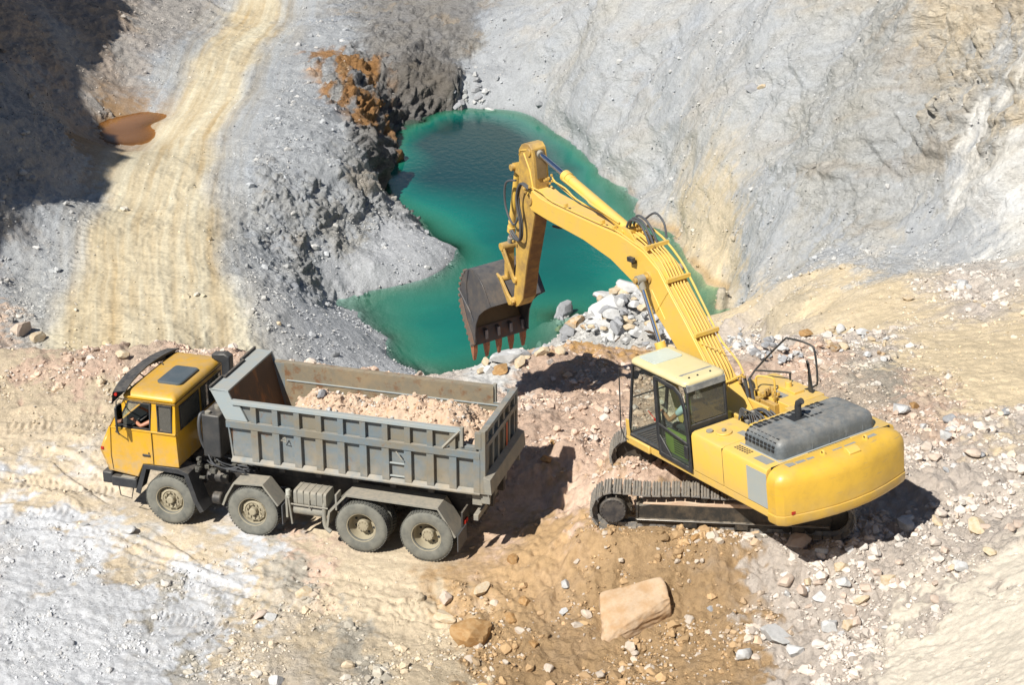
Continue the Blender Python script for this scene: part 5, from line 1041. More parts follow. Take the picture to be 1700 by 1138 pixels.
for k in range(5):
    y = .70-.35*k
    ad_ = MB().prism([(10.24, .05), (10.40, .08), (10.42, -.28), (10.36, -.36), (10.28, -.28)], y-.045, y+.045).build('tooth_adapter', M_adp, bko, XF, .012)
    to = MB().loft([[(10.25, y-.065, -.24), (10.42, y-.065, -.26), (10.42, y+.065, -.26), (10.25, y+.065, -.24)], [(10.29, y-.06, -.45), (10.42, y-.06, -.47), (10.42, y+.06, -.47), (10.29, y+.06, -.45)], [(10.39, y-.04, -.70), (10.42, y-.04, -.70), (10.42, y+.04, -.70), (10.39, y+.04, -.70)]]).build('tooth', M_tooth, bko, XF, .012)
ear = MB()
for y in (-.27, .27): ear.prism([(8.78, 1.12), (8.86, 1.02), (9.02, 1.00), (9.35, 1.42), (9.62, 1.72), (9.48, 1.70), (9.30, 1.64), (9.02, 1.26)], y-.03, y+.03)
ear.cyl((9.37, -.3, 1.56), (9.37, .3, 1.56), .075, n=18).cyl((8.90, -.32, 1.12), (8.90, .32, 1.12), .08, n=18).build('bucket_ears', M_eyd, bko, XF, .006)
# ---- pipes and hoses on the boom
pp = MB(); PTH = [(3.35, 3.88), (2.90, 3.76), (2.36, 3.48), (1.98, 3.03), (1.52, 2.55), (.98, 1.93), (.62, 1.52)]
for k, y in enumerate((.14, .07, 0, -.07, -.15)):
    o = .045+.02*(k % 2); pp.tube([(x+(.6*o if i else 0), y, z+o) for i, (x, z) in enumerate(PTH)]+[(.42+.03*k, y, 1.22), (.40, y, .9)], .020, 8, 3)
pp.tube([(7.3, .25, 4.24), (6.9, .24, 4.20), (6.44, .23, 4.06), (4.69, .23, 3.95), (3.9, .23, 3.92), (3.3, .23, 3.80), (2.84, .23, 3.70), (2.33, .24, 3.42), (1.94, .24, 2.97), (1.49, .24, 2.5), (.94, .24, 1.87), (.62, .24, 1.5)], .018, 8, 3)
pp.tube([(6.2, -.2, 4.06), (6.9, -.2, 4.28), (7.1, -.2, 4.38), (7.2, -.25, 4.40)], .018, 8, 3).tube([(6.9, -.1, 4.38), (6.4, -.1, 4.30), (6.0, -.12, 4.12), (5.2, -.15, 4.0), (4.4, -.2, 3.93), (3.8, -.24, 3.9)], .018, 8, 3)
pp.tube([(3.47, -.3, 3.98), (2.94, -.3, 3.84), (2.36, -.3, 3.50), (1.9, -.3, 3.02), (1.16, -.3, 2.12), (.95, -.3, 1.95), (.55, -.3, 1.72), (.38, -.3, 1.5)], .024, 8, 3)
pp.tube([(1.1, .2, 2.1), (.8, -.1, 1.95), (.7, -.3, 2.0)], .01, 6, 3).tube([(.62, .24, 1.5), (.5, .1, 1.38), (.5, -.3, 1.42), (.4, -.36, 1.3)], .022, 8, 3)
pp.build('hydraulic_pipes', M_ey, boom, XF)
cl = MB()
for (x, z) in ((2.05, 3.18), (1.18, 2.22), (2.75, 3.74), (5.9, 4.05), (4.4, 3.97), (3.95, 3.93)):
    y0 = -.32 if x < 3 else .18; cl.box(x-.035, x+.035, y0, .26, z-.03+.02, z+.075)
cl.build('pipe_clamps', M_ey, boom, XF, .004)
ho = MB()
for k, y in enumerate((.12, .04, -.06)): ho.tube([(3.62, y, 4.02), (3.45, y, 4.20+.03*k), (3.15, y-.02, 4.20), (2.9, y, 4.0), (2.78, y, 3.80)], .026, 8, 4)
ho.tube([(3.55, -.3, 4.1), (3.2, -.34, 4.3), (2.9, -.34, 4.15), (2.78, -.3, 3.85)], .024, 8, 4)
for dy in (.0, .05):
    ho.tube([(7.30, .30+dy, 4.22), (7.60, .33+dy, 4.30), (7.85, .34+dy, 3.9), (7.80, .34+dy, 3.3), (7.95, .32+dy, 2.9), (8.2, .30+dy, 2.86), (8.45, .28+dy, 3.0)], .028, 8, 5)
ho.tube([(8.12, .2, 4.25), (8.45, .3, 4.15), (8.55, .32, 3.6), (8.25, .34, 3.2), (7.95, .33, 3.45), (7.85, .32, 3.9)], .026, 8, 5)
ho.tube([(7.3, -.25, 4.1), (7.0, -.35, 3.6), (7.1, -.36, 3.2), (7.5, -.3, 3.15)], .03, 8, 5)
ho.build('arm_hoses', M_rub, boom, XF)
ft = MB(); h4 = random.Random(9)
for k in range(26):
    b0 = h4.choice(((7.1, -.15, 4.35), (7.35, .3, 4.2), (8.45, .2, 2.75), (3.4, .0, 4.0), (2.8, .0, 3.8), (.45, -.32, 1.35))); x = b0[0]+h4.uniform(-.12, .12); y = b0[1]+h4.uniform(-.12, .12); z = b0[2]+h4.uniform(-.08, .08); ft.box(x, x+.05, y, y+.04, z, z+.05)
ft.build('pipe_fittings', M_eyd, boom, XF, .004)
hh = MB()
for k, (y, x) in enumerate(((-.34, .42), (-.40, .34), (-.28, .5), (.33, .5))): hh.tube([(x, y, 1.38), (x-.02, y-.03, 1.1), (x-.1, y, .8), (x-.3, y*.6, .5)], .036, 10, 4)
hh.build('swing_hoses', M_rub, ex, XF)
B('boom_foot', M_ey, ex, (-.35, .95, -.36, -.30, .2, .98), (-.35, .95, .30, .36, .2, .98), xf=XF, bevel=.01)
# ================================================================ PEOPLE (seated, seen through the windows)
def person(label, joints, shirt, trousers, mat_shirt, M4, hair=True):
    names = list(joints); idx = {n: i for i, n in enumerate(names)}
    vs = [M4 @ Vector(joints[n][0]) for n in names]; es = [(idx[n], idx[joints[n][2]]) for n in names if joints[n][2]]
    base = vs[0]; me = bpy.data.meshes.new('person'); me.from_pydata([v-base for v in vs], es, [])
    o = bpy.data.objects.new('person', me); COL.objects.link(o); o.location = base; me.materials.append(M_skin)
    sk_ = o.modifiers.new('skin', 'SKIN')
    for n in names: r = joints[n][1]; sv = me.skin_vertices[0].data[idx[n]]; sv.radius = (r, r); sv.use_root = (n == names[0])
    sk_.use_smooth_shade = True; s2 = o.modifiers.new('sub', 'SUBSURF'); s2.levels = 1; s2.render_levels = 2
    tag(o, label, 'person')
    def cloth(name, keys, grow, mat):
        ks = [k for k in keys]; ii = {n: i for i, n in enumerate(ks)}; m2 = bpy.data.meshes.new(name)
        m2.from_pydata([M4 @ Vector(joints[n][0])-base for n in ks], [(ii[n], ii[joints[n][2]]) for n in ks if joints[n][2] in ii], [])
        c = bpy.data.objects.new(name, m2); COL.objects.link(c); c.parent = o; m2.materials.append(mat); s_ = c.modifiers.new('skin', 'SKIN'); s_.use_smooth_shade = True
        for n in ks: r = joints[n][1]+grow; sv = m2.skin_vertices[0].data[ii[n]]; sv.radius = (r, r); sv.use_root = (n == ks[0])
        s3 = c.modifiers.new('sub', 'SUBSURF'); s3.levels = 1; s3.render_levels = 2
    cloth('shirt', shirt, .014, mat_shirt); cloth('trousers', trousers, .012, M_trs)
    h = M4 @ Vector(joints['head'][0])-base; hm_ = MB()
    hm_.lathe([(.001, .135), (.06, .125), (.10, .08), (.112, .02), (.104, -.03), (.09, -.05)], (0, 0, 0), 20, 'z'); f = M4.to_3x3()
    hm_.build('hair', M_hair, o, Matrix.Translation(h) @ f.to_4x4() @ Matrix.Translation((-.018, 0, .005)))
    ev = MB()
    for s in (1, -1): ev.cyl((.096, s*.033, .005), (.104, s*.033, .005), .011, n=8)
    ev.build('eyes', M_int, o, Matrix.Translation(h) @ f.to_4x4())
    return o
def seated(px, py, pz, lh, le, rh, re, lean=.05):
    J = {'pelvis': ((px, py, pz), .13, None), 'waist': ((px+.02, py, pz+.2), .125, 'pelvis'), 'chest': ((px+lean, py, pz+.40), .145, 'waist'), 'neckb': ((px+lean, py, pz+.54), .07, 'chest'),
         'neck': ((px+lean+.01, py, pz+.62), .055, 'neckb'), 'jaw': ((px+lean+.04, py, pz+.68), .07, 'neck'), 'head': ((px+lean+.03, py, pz+.77), .092, 'jaw'), 'crown': ((px+lean+.02, py, pz+.84), .07, 'head'),
         'nose': ((px+lean+.125, py, pz+.75), .018, 'head')}
    for s, h, e, t in ((1, lh, le, 'l'), (-1, rh, re, 'r')):
        sh = (px+lean, py+s*.19, pz+.48); J['sh'+t] = (sh, .075, 'neckb'); J['ua'+t] = (tuple((a+b_)/2 for a, b_ in zip(sh, e)), .052, 'sh'+t); J['el'+t] = (e, .043, 'ua'+t)
        E_, H_ = Vector(e), Vector(h); d = (H_-E_).normalized(); J['fa'+t] = (tuple(E_.lerp(H_, .4)), .042, 'el'+t); J['wr'+t] = (tuple(E_.lerp(H_, .85)), .028, 'fa'+t); J['pa'+t] = (h, .036, 'wr'+t)
        sd = d.cross(Vector((0, 0, 1))).normalized()
        for q in range(4): p1 = H_+d*.045+sd*(q-1.5)*.021; p2 = p1+d*(.035-.004*abs(q-1.3))+Vector((0, 0, -.012)); p3 = p2+d*.012+Vector((0, 0, -.032)); J[f'f{q}a'+t] = (tuple(p1), .010, 'pa'+t); J[f'f{q}b'+t] = (tuple(p2), .009, f'f{q}a'+t); J[f'f{q}c'+t] = (tuple(p3), .008, f'f{q}b'+t)
        p1 = H_-sd*.04*s+d*.01; p2 = p1-sd*.015*s+d*.03+Vector((0, 0, -.015)); J['ta'+t] = (tuple(p1), .012, 'pa'+t); J['tb'+t] = (tuple(p2), .009, 'ta'+t)
        J['hip'+t] = ((px+.05, py+s*.10, pz-.01), .09, 'pelvis'); J['kn'+t] = ((px+.46, py+s*.13, pz+.02), .062, 'hip'+t); J['an'+t] = ((px+.55, py+s*.13, pz-.40), .042, 'kn'+t); J['to'+t] = ((px+.70, py+s*.14, pz-.43), .038, 'an'+t)
    return J
SH = ['pelvis', 'waist', 'chest', 'neckb', 'shl', 'ual', 'shr', 'uar']; TRS = ['pelvis', 'hipl', 'knl', 'anl', 'hipr', 'knr', 'anr']
TM = Matrix.Translation((TXY[0], TXY[1], 0)) @ Matrix.Rotation(math.pi-TYAW, 4, 'Z')
person('driver in a navy shirt resting an arm on the dump truck window', seated(5.84, .74, 1.78, (6.46, .98, 2.20), (6.20, 1.13, 2.13), (6.44, .58, 2.26), (6.12, .45, 2.05)), SH, TRS, M_navy, TM)
EM = Matrix.Translation(EO) @ ER
person('operator in a pale shirt seated inside the excavator cab', seated(.26, 1.06, .74, (.98, 1.30, .99), (.60, 1.40, .92), (.92, .80, .99), (.55, .72, .93)), SH, TRS, M_white, EM)
# ================================================================ STONES
def rockmat(name, c, c2, am=.7, rust=None): return paint(name, c, c2, am, .92, scale=3.2, lo=.42, hi=.62, bump=.45, rust=rust, rlo=.62, spec=.12)
R_white = rockmat('stone_white', (.66, .66, .66, 1), (.50, .50, .49, 1)); R_cream = rockmat('stone_cream', (.66, .57, .43, 1), (.60, .42, .24, 1)); R_pink = rockmat('stone_pink', (.62, .49, .40, 1), (.66, .58, .50, 1))
R_brown = rockmat('stone_brown', (.42, .24, .10, 1), (.56, .38, .20, 1)); R_grey = rockmat('stone_grey', (.40, .41, .43, 1), (.28, .28, .29, 1)); R_rusty = rockmat('stone_rusty', (.60, .50, .38, 1), (.46, .26, .10, 1), .9)
R_block = rockmat('sandstone_block', (.60, .45, .31, 1), (.50, .31, .16, 1), .75)
def rock_mesh(seed, mat, sub=3, cuts=15, squash=.72, rough=.045, d0=.46, d1=.80):
    rs = np.random.RandomState(seed); bm = bmesh.new(); bmesh.ops.create_icosphere(bm, subdivisions=sub, radius=1)
    P = np.array([v.co[:] for v in bm.verts]); n_ = rs.randn(cuts, 3); n_ /= np.linalg.norm(n_, axis=1)[:, None]; dd = rs.uniform(d0, d1, cuts)
    for a, d in zip(n_, dd):
        t = P @ a; m = t > d; P[m] -= np.outer(t[m]-d, a)
    if rough:
        q = n3(P[:, 0]*2.2+seed, P[:, 1]*2.2, P[:, 2]*2.2)*rough*1.6+n3(P[:, 0]*6, P[:, 1]*6+seed, P[:, 2]*6)*rough*.6; P = P*(1+q[:, None])
    P *= np.array([1, rs.uniform(.65, .95), squash*rs.uniform(.8, 1.15)])
    for v, p in zip(bm.verts, P): v.co = p
    me = bpy.data.meshes.new('stone'); bm.to_mesh(me); bm.free()
    me.polygons.foreach_set('use_smooth', np.ones(len(me.polygons), bool)); me.update()
    import_ang = math.radians(15)
    bm = bmesh.new(); bm.from_mesh(me)
    for e in bm.edges: e.smooth = e.calc_face_angle(0) < import_ang
    bm.to_mesh(me); bm.free(); me.materials.append(mat); return me
ROCKS = {m.name: [rock_mesh(i*17+j*101, m) for i in range(5)] for j, m in enumerate((R_white, R_cream, R_pink, R_brown, R_grey, R_rusty))}
ROUND = {m.name: rock_mesh(5+j, m, 3, 30, .8, .06, .72, .93) for j, m in enumerate((R_brown, R_rusty))}
def put_rock(u, v, wpx, mat, label=None, group=None, flat=1., sink=.3, name='rock', rs=rnd, asp=1., lift=0, cat='rock', yaw=None, rnd_=False):
    k = hit(u, v); x, y, z = FX[k], FY[k], FZ[k]; d = proj(x, y, z)[2]; r = wpx*d/CF/2*1.15
    o = bpy.data.objects.new(name, ROUND[mat.name] if rnd_ else rs.choice(ROCKS[mat.name])); COL.objects.link(o)
    o.scale = (r*asp, r*rs.uniform(.85, 1.1), r*flat); o.rotation_euler = (rs.uniform(-.35, .35), rs.uniform(-.35, .35), rs.uniform(0, 6.28) if yaw is None else yaw)
    o.location = (x, y+r*.3, z+r*flat*(.7*.8-sink)+lift)
    tag(o, label, cat, group); return o
MN = (
 (1012, 530, 66, R_white, 'large white boulder in the middle of the rubble pile by the pool', 1.0), (976, 502, 42, R_rusty, 'rounded brown-stained boulder near the top of the pile by the pool', 1.0),
 (1000, 484, 38, R_cream, 'cream boulder on the crest of the rubble pile, touching the turquoise water', .9), (1046, 486, 44, R_white, 'white boulder at the top right of the pile, behind the boom cylinder', .9),
 (1072, 510, 48, R_white, 'pale square boulder partly hidden by the excavator boom', 1.0), (955, 506, 34, R_cream, 'small cream boulder beside the brown-stained boulder at the water edge', .9),
 (934, 524, 40, R_grey, 'pointed grey boulder at the left of the pile by the water', 1.2), (903, 533, 46, R_cream, 'cream boulder standing half in the water, left of the pile', .9),
 (915, 516, 22, R_rusty, 'little rust-brown stone between two boulders at the water edge', .9), (955, 540, 36, R_rusty, 'brown boulder at the foot of the pile, in the shallow water', 1.0),
 (888, 523, 24, R_rusty, 'small stone in the water right behind the bucket teeth', .9), (985, 545, 42, R_white, 'smooth white boulder at the lower left of the pile in the shallows', .8),
 (942, 557, 44, R_grey, 'grey boulder lying flat in the shallow green water', .7), (1022, 561, 46, R_white, 'bright white boulder low on the pile above the orange soil', .9),
 (780, 1066, 70, R_brown, 'rounded orange-brown boulder on the slope at the bottom of the picture', .8), (1286, 1066, 66, R_white, 'long white stone on the brown slope right of the big block', .6),
 (1318, 1090, 46, R_white, 'broad white stone just below the long white one', .8), (1233, 1096, 30, R_white, 'upright white stone on the brown slope near the bottom edge', 1.3),
 (800, 984, 40, R_cream, 'cream stone at the left edge of the brown slope', .8), (738, 1001, 30, R_pink, 'pale pointed stone on the track bend in front of the brown slope', .9),
 (736, 1030, 44, R_cream, 'flat sandy stone half buried beside the track bend', .6), (938, 974, 24, R_white, 'little white stone on the brown slope left of the big block', .9),
 (934, 1022, 22, R_white, 'small white stone below left of the big block', .9), (1178, 1012, 22, R_grey, 'grey flat stone on the brown slope right of the big block', .6),
 (208, 886, 30, R_white, 'white stone on the grey ground in front of the truck front wheel', .6), (140, 874, 14, R_white, 'small white stone left of the white stone in front of the truck', .7),
 (508, 987, 32, R_cream, 'cream stone among dark gravel in the foreground', .7), (428, 1027, 28, R_pink, 'left of two pale stones close together in the foreground', .7),
 (448, 1029, 24, R_white, 'right of two pale stones close together in the foreground', .8), (457, 1134, 26, R_white, 'white stone at the bottom edge of the picture', .7),
 (199, 596, 26, R_cream, 'cream stone on the low bank behind the truck cab', .9), (30, 552, 44, R_pink, 'pinkish boulder on the bank at the left edge of the picture', .8),
 (62, 566, 30, R_cream, 'small pale boulder beside the pinkish one at the left edge', .7),
 (846, 600, 62, R_white, 'big white slab on the bank edge right of the dump truck box', .55), (828, 620, 34, R_brown, 'brown broken rock under the white slab', .6),
 (862, 606, 34, R_cream, 'cream block at the right foot of the white slab', .9), (796, 620, 22, R_cream, 'small cream stone left of the white slab', .9),
 (1248, 147, 34, R_grey, 'dark grey rock lying on the pale wall high on the right', .5), (1268, 146, 18, R_cream, 'tan rock beside the dark grey one on the pale wall', .8),
 (756, 178, 36, R_grey, 'flat grey rock at the far end of the pool', .6), (744, 191, 20, R_grey, 'small flat rock in the water at the far end of the pool', .5), (815, 186, 26, R_white, 'pale flat rock at the far right end of the pool', .5), (720, 213, 16, R_grey, 'tiny rock standing in the dark far water', .6),
 (1152, 898, 24, R_brown, 'brown clod on the soil below the excavator track', .8), (1328, 908, 48, R_pink, 'pink slab under the counterweight of the excavator', .5),
 (1516, 676, 22, R_brown, 'dark brown stone right of the excavator hood', .9), (1492, 684, 36, R_white, 'white stone right of the excavator hood', .8), (1620, 884, 38, R_cream, 'cream stone in the rubble right of the counterweight shadow', .8),
 (1598, 948, 34, R_white, 'larger white stone in the rubble at the right side', .9), (1330, 988, 36, R_pink, 'pink stone at the left edge of the rubble slope', .9), (1360, 998, 28, R_white, 'white stone right of the pink stone on the rubble slope', .9),
 (1475, 970, 30, R_cream, 'cream stone in the middle of the rubble slope', .8), (1612, 756, 36, R_pink, 'pink stone on the far rubble slope right of the excavator', .8), (1596, 478, 32, R_white, 'white rock on the sandy ridge at the right', .8),
 (1506, 498, 20, R_cream, 'small rock on the yellow sand mound', .7), (1388, 582, 30, R_rusty, 'rusty rock behind the handrail of the excavator', .9), (1430, 556, 26, R_white, 'white rock on the slope behind the excavator handrail', .8),
 (1340, 555, 26, R_brown, 'brown rock at the end of the white rubble strip', .8), (462, 538, 13, R_cream, 'small yellow stone at the edge of the grey bank left of the pool', .8), (1362, 920, 22, R_white, 'white stone at the foot of the shadow under the counterweight', .9),
 (850, 935, 26, R_brown, 'brown clod at the edge of the truck shadow', .8), (870, 1003, 22, R_brown, 'brown clod on the slope left of the big block', .8), (846, 1030, 26, R_brown, 'brown stone above the orange boulder', .8), (885, 1075, 24, R_brown, 'brown stone right of the orange boulder', .8),
 (905, 765, 22, R_brown, 'reddish stone above the truck shadow', .8), (918, 735, 15, R_brown, 'small reddish stone between truck and excavator', .8))
for u, v, w_, m, lab, fl_ in MN: put_rock(u, v, w_, m, lab, None, fl_, asp=1.15 if fl_ < .75 else 1., sink=.3 if v < 570 else .3, rnd_=w_ in (70, 42) and m.name in ROUND)
# boulders and stones of the big groups
ANCH = []
COLW = {'stone_white': 'white', 'stone_cream': 'cream', 'stone_pink': 'pinkish', 'stone_brown': 'brown', 'stone_grey': 'grey', 'stone_rusty': 'rust-stained'}
AUTO = []
def scatter(n_, poly, smin, smax, mats, label, group, seed, lift=0, name='stone', pw=2.2):
    r = random.Random(seed); xs = [p[0] for p in poly]; ys = [p[1] for p in poly]; c = 0
    def inside(x, y):
        k = False
        for i in range(len(poly)):
            (x1, y1), (x2, y2) = poly[i], poly[i-1]
            if (y1 > y) != (y2 > y) and x < (x2-x1)*(y-y1)/(y2-y1)+x1: k = not k
        return k
    while c < n_:
        x, y = r.uniform(min(xs), max(xs)), r.uniform(min(ys), max(ys))
        if not inside(x, y): continue
        w_ = smin+(smax-smin)*r.random()**pw; m_ = r.choice(mats); o = put_rock(x, y, w_, m_, label, group, r.uniform(.7, 1.05), .2, name, r, lift=lift*r.random(), cat='stone'); AUTO.append((o, x, y, w_, COLW[m_.name])); c += 1
scatter(104, [(950, 550), (975, 500), (1030, 492), (1085, 515), (1130, 545), (1190, 560), (1180, 590), (1090, 590), (1010, 575)], 9, 38, (R_white, R_white, R_white, R_cream, R_grey), 'broken white stone in the rubble pile between the pool and the excavator', 'white stones in the pile by the pool', 1, .55, pw=1.5)
scatter(12, [(880, 520), (960, 500), (985, 560), (900, 575)], 16, 30, (R_rusty, R_cream, R_grey), 'small stone along the waterline at the left end of the rubble pile', 'stones at the waterline', 12)
scatter(44, [(1195, 560), (1230, 548), (1335, 590), (1320, 612), (1215, 585)], 10, 22, (R_white, R_white, R_grey), 'white stone in the narrow strip of rubble behind the excavator boom foot', 'white stones behind the excavator', 2, .1)
scatter(24, [(1360, 560), (1400, 535), (1495, 570), (1470, 600), (1380, 590)], 9, 24, (R_white, R_cream, R_rusty), 'pale stone on the yellow slope behind the excavator handrail', 'stones on the yellow slope', 3)
scatter(48, [(1290, 935), (1400, 905), (1500, 850), (1690, 800), (1690, 900), (1560, 1010), (1440, 1070), (1330, 1060), (1270, 1000)], 12, 36, (R_white, R_pink, R_pink, R_cream, R_white), 'pale stone in the rubble slope to the right below the excavator', 'stones on the rubble slope', 4)
scatter(14, [(1520, 700), (1690, 680), (1690, 790), (1560, 790)], 12, 30, (R_white, R_pink, R_grey), 'stone on the far rubble slope right of the counterweight', 'stones right of the counterweight', 5)
scatter(14, [(770, 120), (820, 140), (815, 168), (745, 175)], 9, 20, (R_grey, R_white), 'grey rock in the heap at the far end of the pool', 'rocks at the far end of the pool', 6)
scatter(16, [(795, 608), (850, 582), (925, 570), (935, 588), (880, 606), (810, 622)], 12, 32, (R_white, R_white, R_cream, R_grey), 'pale stone on the bank edge below the bucket', 'stones on the bank edge', 17, .05)
scatter(9, [(1580, 470), (1660, 490), (1640, 520), (1590, 505)], 8, 18, (R_white, R_cream), 'small pale stone on the ridge at the right edge', 'stones on the ridge at the right', 7)
ANCH = [(846, 600, 'the big white slab on the bank'), (828, 620, 'the brown rock under the slab'), (862, 606, 'the cream block by the slab'), (905, 575, 'the bucket teeth'), (1010, 528, 'the largest white boulder of the pile'), (978, 500, 'the rounded brown-stained boulder'), (1000, 484, 'the cream boulder on the crest of the pile'), (1046, 486, 'the white boulder behind the boom cylinder'), (1074, 512, 'the square boulder by the boom'),
        (934, 524, 'the pointed grey boulder'), (955, 540, 'the brown boulder in the shallows'), (1022, 561, 'the bright boulder above the orange soil'), (942, 557, 'the flat grey boulder in the water'), (985, 545, 'the smooth white boulder in the shallows'),
        (1092, 570, 'the boom cylinder barrel'), (1130, 560, 'the lower edge of the boom'), (1300, 590, 'the near post of the black handrail'), (1350, 580, 'the top corner of the black handrail'), (1230, 600, 'the outer pipe of the boom'),
        (1388, 582, 'the rusty rock behind the handrail'), (1430, 556, 'the white rock behind the handrail'), (1340, 555, 'the brown rock ending the white strip'),
        (1510, 760, 'the far corner of the counterweight'), (1590, 835, 'the tip of the excavator shadow'), (1516, 676, 'the dark brown stone by the hood'), (1492, 684, 'the white stone by the hood'), (1612, 756, 'the pink stone on the far rubble'),
        (1620, 884, 'the cream stone near the shadow'), (1598, 948, 'the larger white stone at the right'), (1330, 988, 'the pink stone at the rubble edge'), (1360, 998, 'the white stone beside the pink one'), (1475, 970, 'the cream stone amid the rubble'),
        (1328, 908, 'the pink slab under the counterweight'), (1286, 1066, 'the long white stone'), (1318, 1090, 'the broad white stone'), (1300, 872, 'the near corner of the counterweight'), (1362, 920, 'the white stone at the shadow foot'),
        (756, 178, 'the flat grey rock of the far shore'), (815, 186, 'the pale rock of the far shore'), (1596, 478, 'the white rock on the sandy ridge'), (1506, 498, 'the small rock on the yellow mound')]
_used = set()
for o, x, y, w_, cw__ in sorted(AUTO, key=lambda t: -t[3]):
    sz = 'large' if w_ > 26 else 'small' if w_ < 15 else 'middling'
    cand = sorted(ANCH, key=lambda a: math.hypot(a[0]-x, a[1]-y))[:7]
    done = False
    for a in cand:
        dx, dy = x-a[0], y-a[1]; d_ = math.hypot(dx, dy)
        dr = ('right of' if dx > 0 else 'left of') if abs(dx) > 2.2*abs(dy) else ('below' if dy > 0 else 'above') if abs(dy) > 2.2*abs(dx) else ('below right of' if dy > 0 and dx > 0 else 'below left of' if dy > 0 else 'above right of' if dx > 0 else 'above left of')
        nr = 'just ' if d_ < 28 else '' if d_ < 60 else 'farther '
        lab = f'{sz} {cw__} stone {nr}{dr} {a[2]}'
        if lab not in _used and len(lab.split()) <= 16: _used.add(lab); o['label'] = lab; done = True; break
# the big block of sandstone
bm = bmesh.new()
for p in ((-.60, .42, .46), (-.15, .50, .47), (.12, .46, .40), (.58, .56, .52), (.66, .10, .40), (.62, -.02, .16), (.30, -.12, .30), (.0, -.22, .33), (-.45, -.20, .34), (-.66, -.30, .22), (-.74, -.52, .04), (-.50, -.50, .0), (-.30, -.38, .12),
          (.60, .5, -.3), (-.6, .4, -.3), (.6, -.1, -.3), (-.6, -.5, -.3), (.0, -.3, -.3)): bm.verts.new(p)
bmesh.ops.convex_hull(bm, input=bm.verts[:]); bmesh.ops.triangulate(bm, faces=bm.faces[:])
for _ in range(4): bmesh.ops.subdivide_edges(bm, edges=bm.edges[:], cuts=1, use_grid_fill=True)
P = np.array([v.co[:] for v in bm.verts]); Nn = np.array([v.normal[:] for v in bm.verts])
for _ in range(2): bmesh.ops.smooth_vert(bm, verts=bm.verts[:], factor=.5, use_axis_x=True, use_axis_y=True, use_axis_z=True)
P = np.array([v.co[:] for v in bm.verts]); bm.normal_update(); Nn = np.array([v.normal[:] for v in bm.verts])
q = n3(P[:, 0]*2.5, P[:, 1]*2.5, P[:, 2]*2.5)*.045+(.3-np.abs(n3(P[:, 0]*5, P[:, 1]*5, P[:, 2]*7)))*.035+n3(P[:, 0]*16, P[:, 1]*16, P[:, 2]*16)*.009; P = P+Nn*q[:, None]
for v, p in zip(bm.verts, P): v.co = p
me = bpy.data.meshes.new('boulder'); bm.to_mesh(me); bm.free(); me.polygons.foreach_set('use_smooth', np.ones(len(me.polygons), bool)); me.materials.append(R_block)
k = hit(1058, 1035); big = bpy.data.objects.new('boulder', me); COL.objects.link(big); big.location = (FX[k], FY[k]+.05, FZ[k]+.08); big.rotation_euler = (.22, -.10, .10); big.scale = (1.03, 1.0, .86)
tag(big, 'big square-edged sandy block lying on the brown slope below the excavator', 'boulder')
# loose gravel, far more than could be counted
def ico(sub, seed):
    rs = np.random.RandomState(seed); bm = bmesh.new(); bmesh.ops.create_icosphere(bm, subdivisions=sub, radius=1); V = np.array([v.co[:] for v in bm.verts]); F = np.array([[v.index for v in f.verts] for f in bm.faces]); bm.free()
    n_ = rs.randn(5, 3); n_ /= np.linalg.norm(n_, axis=1)[:, None]
    for a in n_:
        t = V @ a; m = t > .55; V[m] -= np.outer(t[m]-.55, a)
    V *= 1+rs.uniform(-.15, .15, (len(V), 1)); V *= np.array([1, rs.uniform(.6, .95), rs.uniform(.5, .75)]); return V, F
def stones(name, C, Rr, col, sub, seed, mat, nvar=6, parent=None):
    rs = np.random.RandomState(seed); n_ = len(C); vv = []; ff = []; cc = []; off = 0
    for q in range(nvar):
        V, F = ico(sub, seed*31+q); s = np.arange(q, n_, nvar); m = len(s)
        a = rs.uniform(0, 6.283, m); b_ = rs.uniform(-.6, .6, m); ca, sa, cb, sb = np.cos(a), np.sin(a), np.cos(b_), np.sin(b_)
        M = np.zeros((m, 3, 3)); M[:, 0, 0] = ca; M[:, 0, 1] = -sa*cb; M[:, 0, 2] = sa*sb; M[:, 1, 0] = sa; M[:, 1, 1] = ca*cb; M[:, 1, 2] = -ca*sb; M[:, 2, 1] = sb; M[:, 2, 2] = cb
        P = np.einsum('mij,vj->mvi', M, V)*Rr[s][:, None, None]+C[s][:, None, :]
        vv.append(P.reshape(-1, 3)); ff.append((F[None]+(np.arange(m)*len(V))[:, None, None]+off).reshape(-1, 3)); cc.append(np.repeat(col[s], len(V), 0)); off += m*len(V)
    o = fast_mesh(name, np.concatenate(vv), np.concatenate(ff), mat, 3, False); put_color(o, np.concatenate(cc)); return o
gv, n, l, b = newmat('gravel'); b.inputs['Roughness'].default_value = .95; b.inputs['Specular IOR Level'].default_value = .12
at = n.new('ShaderNodeAttribute'); at.attribute_name = 'soil'; l.new(at.outputs['Color'], b.inputs['Base Color'])
rs = np.random.RandomState(4)
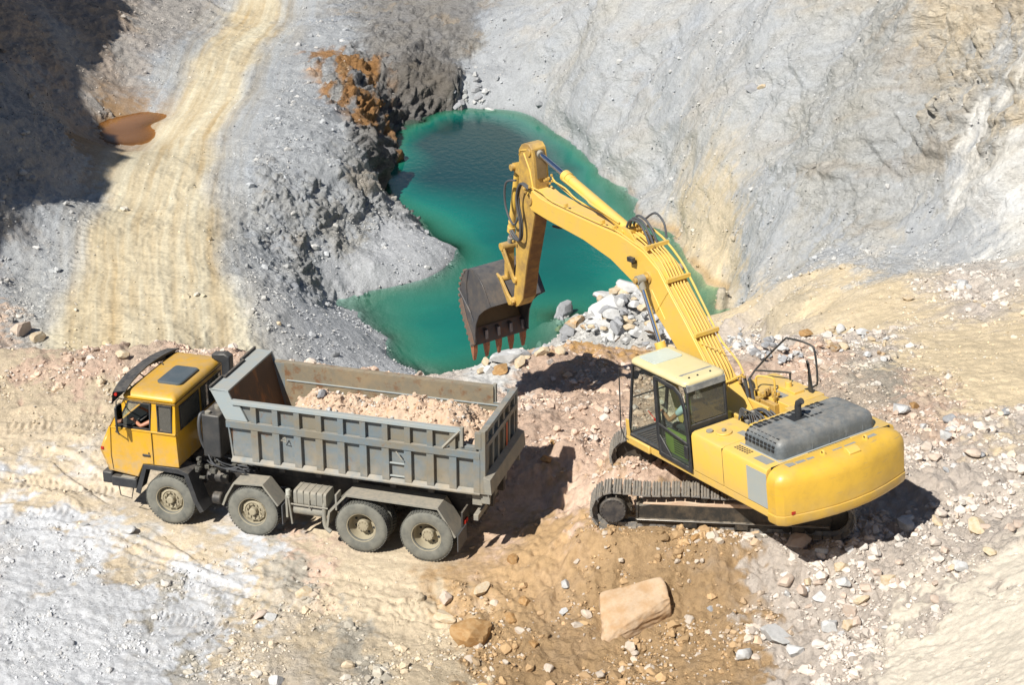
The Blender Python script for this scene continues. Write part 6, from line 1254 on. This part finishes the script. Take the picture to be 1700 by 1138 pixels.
def pick(n_, lo, hi, r0, r1, p_, pw, seed, dp=1.7):
    rs = np.random.RandomState(seed); u, v, d = proj(PX, PY, PZ)
    ok = (u > -120) & (u < 1820) & (v > -80) & (v < 1220) & (d > 3) & (PZ > np.where(PY > 52, -10.2, -9)) & (RR > 20) & (RR < 150)
    clump = np.clip(.5+n2(PX*.7, PY*.7)*1.1+n2(PX*2.5+4, PY*2.5)*.8, .02, 2)**1.6
    w = (np.clip(dens, 0, 1.3)**dp*clump*ok*(1-.85*pm)*(1-.9*np.clip(rin, 0, 1))*(1-.75*lin)).ravel(); w = w*(RR.ravel()**p_); w /= w.sum()
    k = rs.choice(len(w), n_, p=w); x = FX[k]+rs.uniform(-.05, .05, n_)*RR.ravel()[k]/40; y = FY[k]+rs.uniform(-.05, .05, n_)*RR.ravel()[k]/40
    r = r0+(r1-r0)*rs.rand(n_)**pw; r *= (RR.ravel()[k]/32)**.45
    base = FRGB[k]; g = rs.rand(n_, 1); t = rs.rand(n_, 1); col = base*(.8+.45*t); pale = np.array([[.50, .485, .46]]); col = np.where(g > .72, col*.45+pale*.55, col); col = np.where(g < .12, col*.7, col)
    return np.stack([x, y, FZ[k]+r*.12], 1), r, np.clip(col, .03, .8)
C, r, c = pick(85000, 0, 0, .012, .055, 0.3, 2.4, 5); g1 = stones('gravel', C, r, c, 1, 3, gv); tag(g1, kind='stuff')
C, r, c = pick(6500, 0, 0, .05, .17, 0.1, 2.8, 6, 4.); g2 = stones('rubble', C, r, c, 2, 8, gv); tag(g2, kind='stuff')
g1['label'] = 'loose gravel scattered over the quarry floor and slopes'; g2['label'] = 'loose broken rubble scattered over the quarry slopes'
g1['category'] = 'gravel'; g2['category'] = 'rubble'
# stones in the truck load
n_ = 2600; i = rs.randint(4, LX.shape[0]-4, n_); j = rs.randint(4, LX.shape[1]-4, n_); r = .01+.05*rs.rand(n_)**3
Cc = t2w(np.stack([LX[i, j], LY[i, j], LZ[i, j]+r*.2], 1))-np.array([TXY[0], TXY[1], 1.6]); base = np.array([[.46, .34, .25]])*(.8+.45*rs.rand(n_, 1)); base = np.where(rs.rand(n_, 1) > .8, np.array([[.50, .47, .43]]), base)
ls = stones('load_stones', Cc, r, base, 2, 21, gv); ls.parent = load; ls['kind'] = 'stuff'
def on_load(x, y, r, mat, lab):
    a = int((x+1.04)/5.04*329); b_ = int((y+1.01)/2.02*134); w_ = t2w(np.array([[x, y, LZ[a, b_]]]))[0]; o = bpy.data.objects.new('rock', ROCKS[mat.name][1]); COL.objects.link(o); o.location = (w_[0], w_[1], w_[2]+r*.3); o.scale = (r, r, r*.95); o.rotation_euler = (.2, .3, 1.2); tag(o, lab, 'rock')
on_load(2.62, .05, .20, R_grey, 'grey rock on top of the load in the truck box'); on_load(2.3, .45, .10, R_white, 'small white rock beside the grey one in the truck load'); on_load(.75, -.35, .08, R_grey, 'small grey stone at the far side of the truck load')
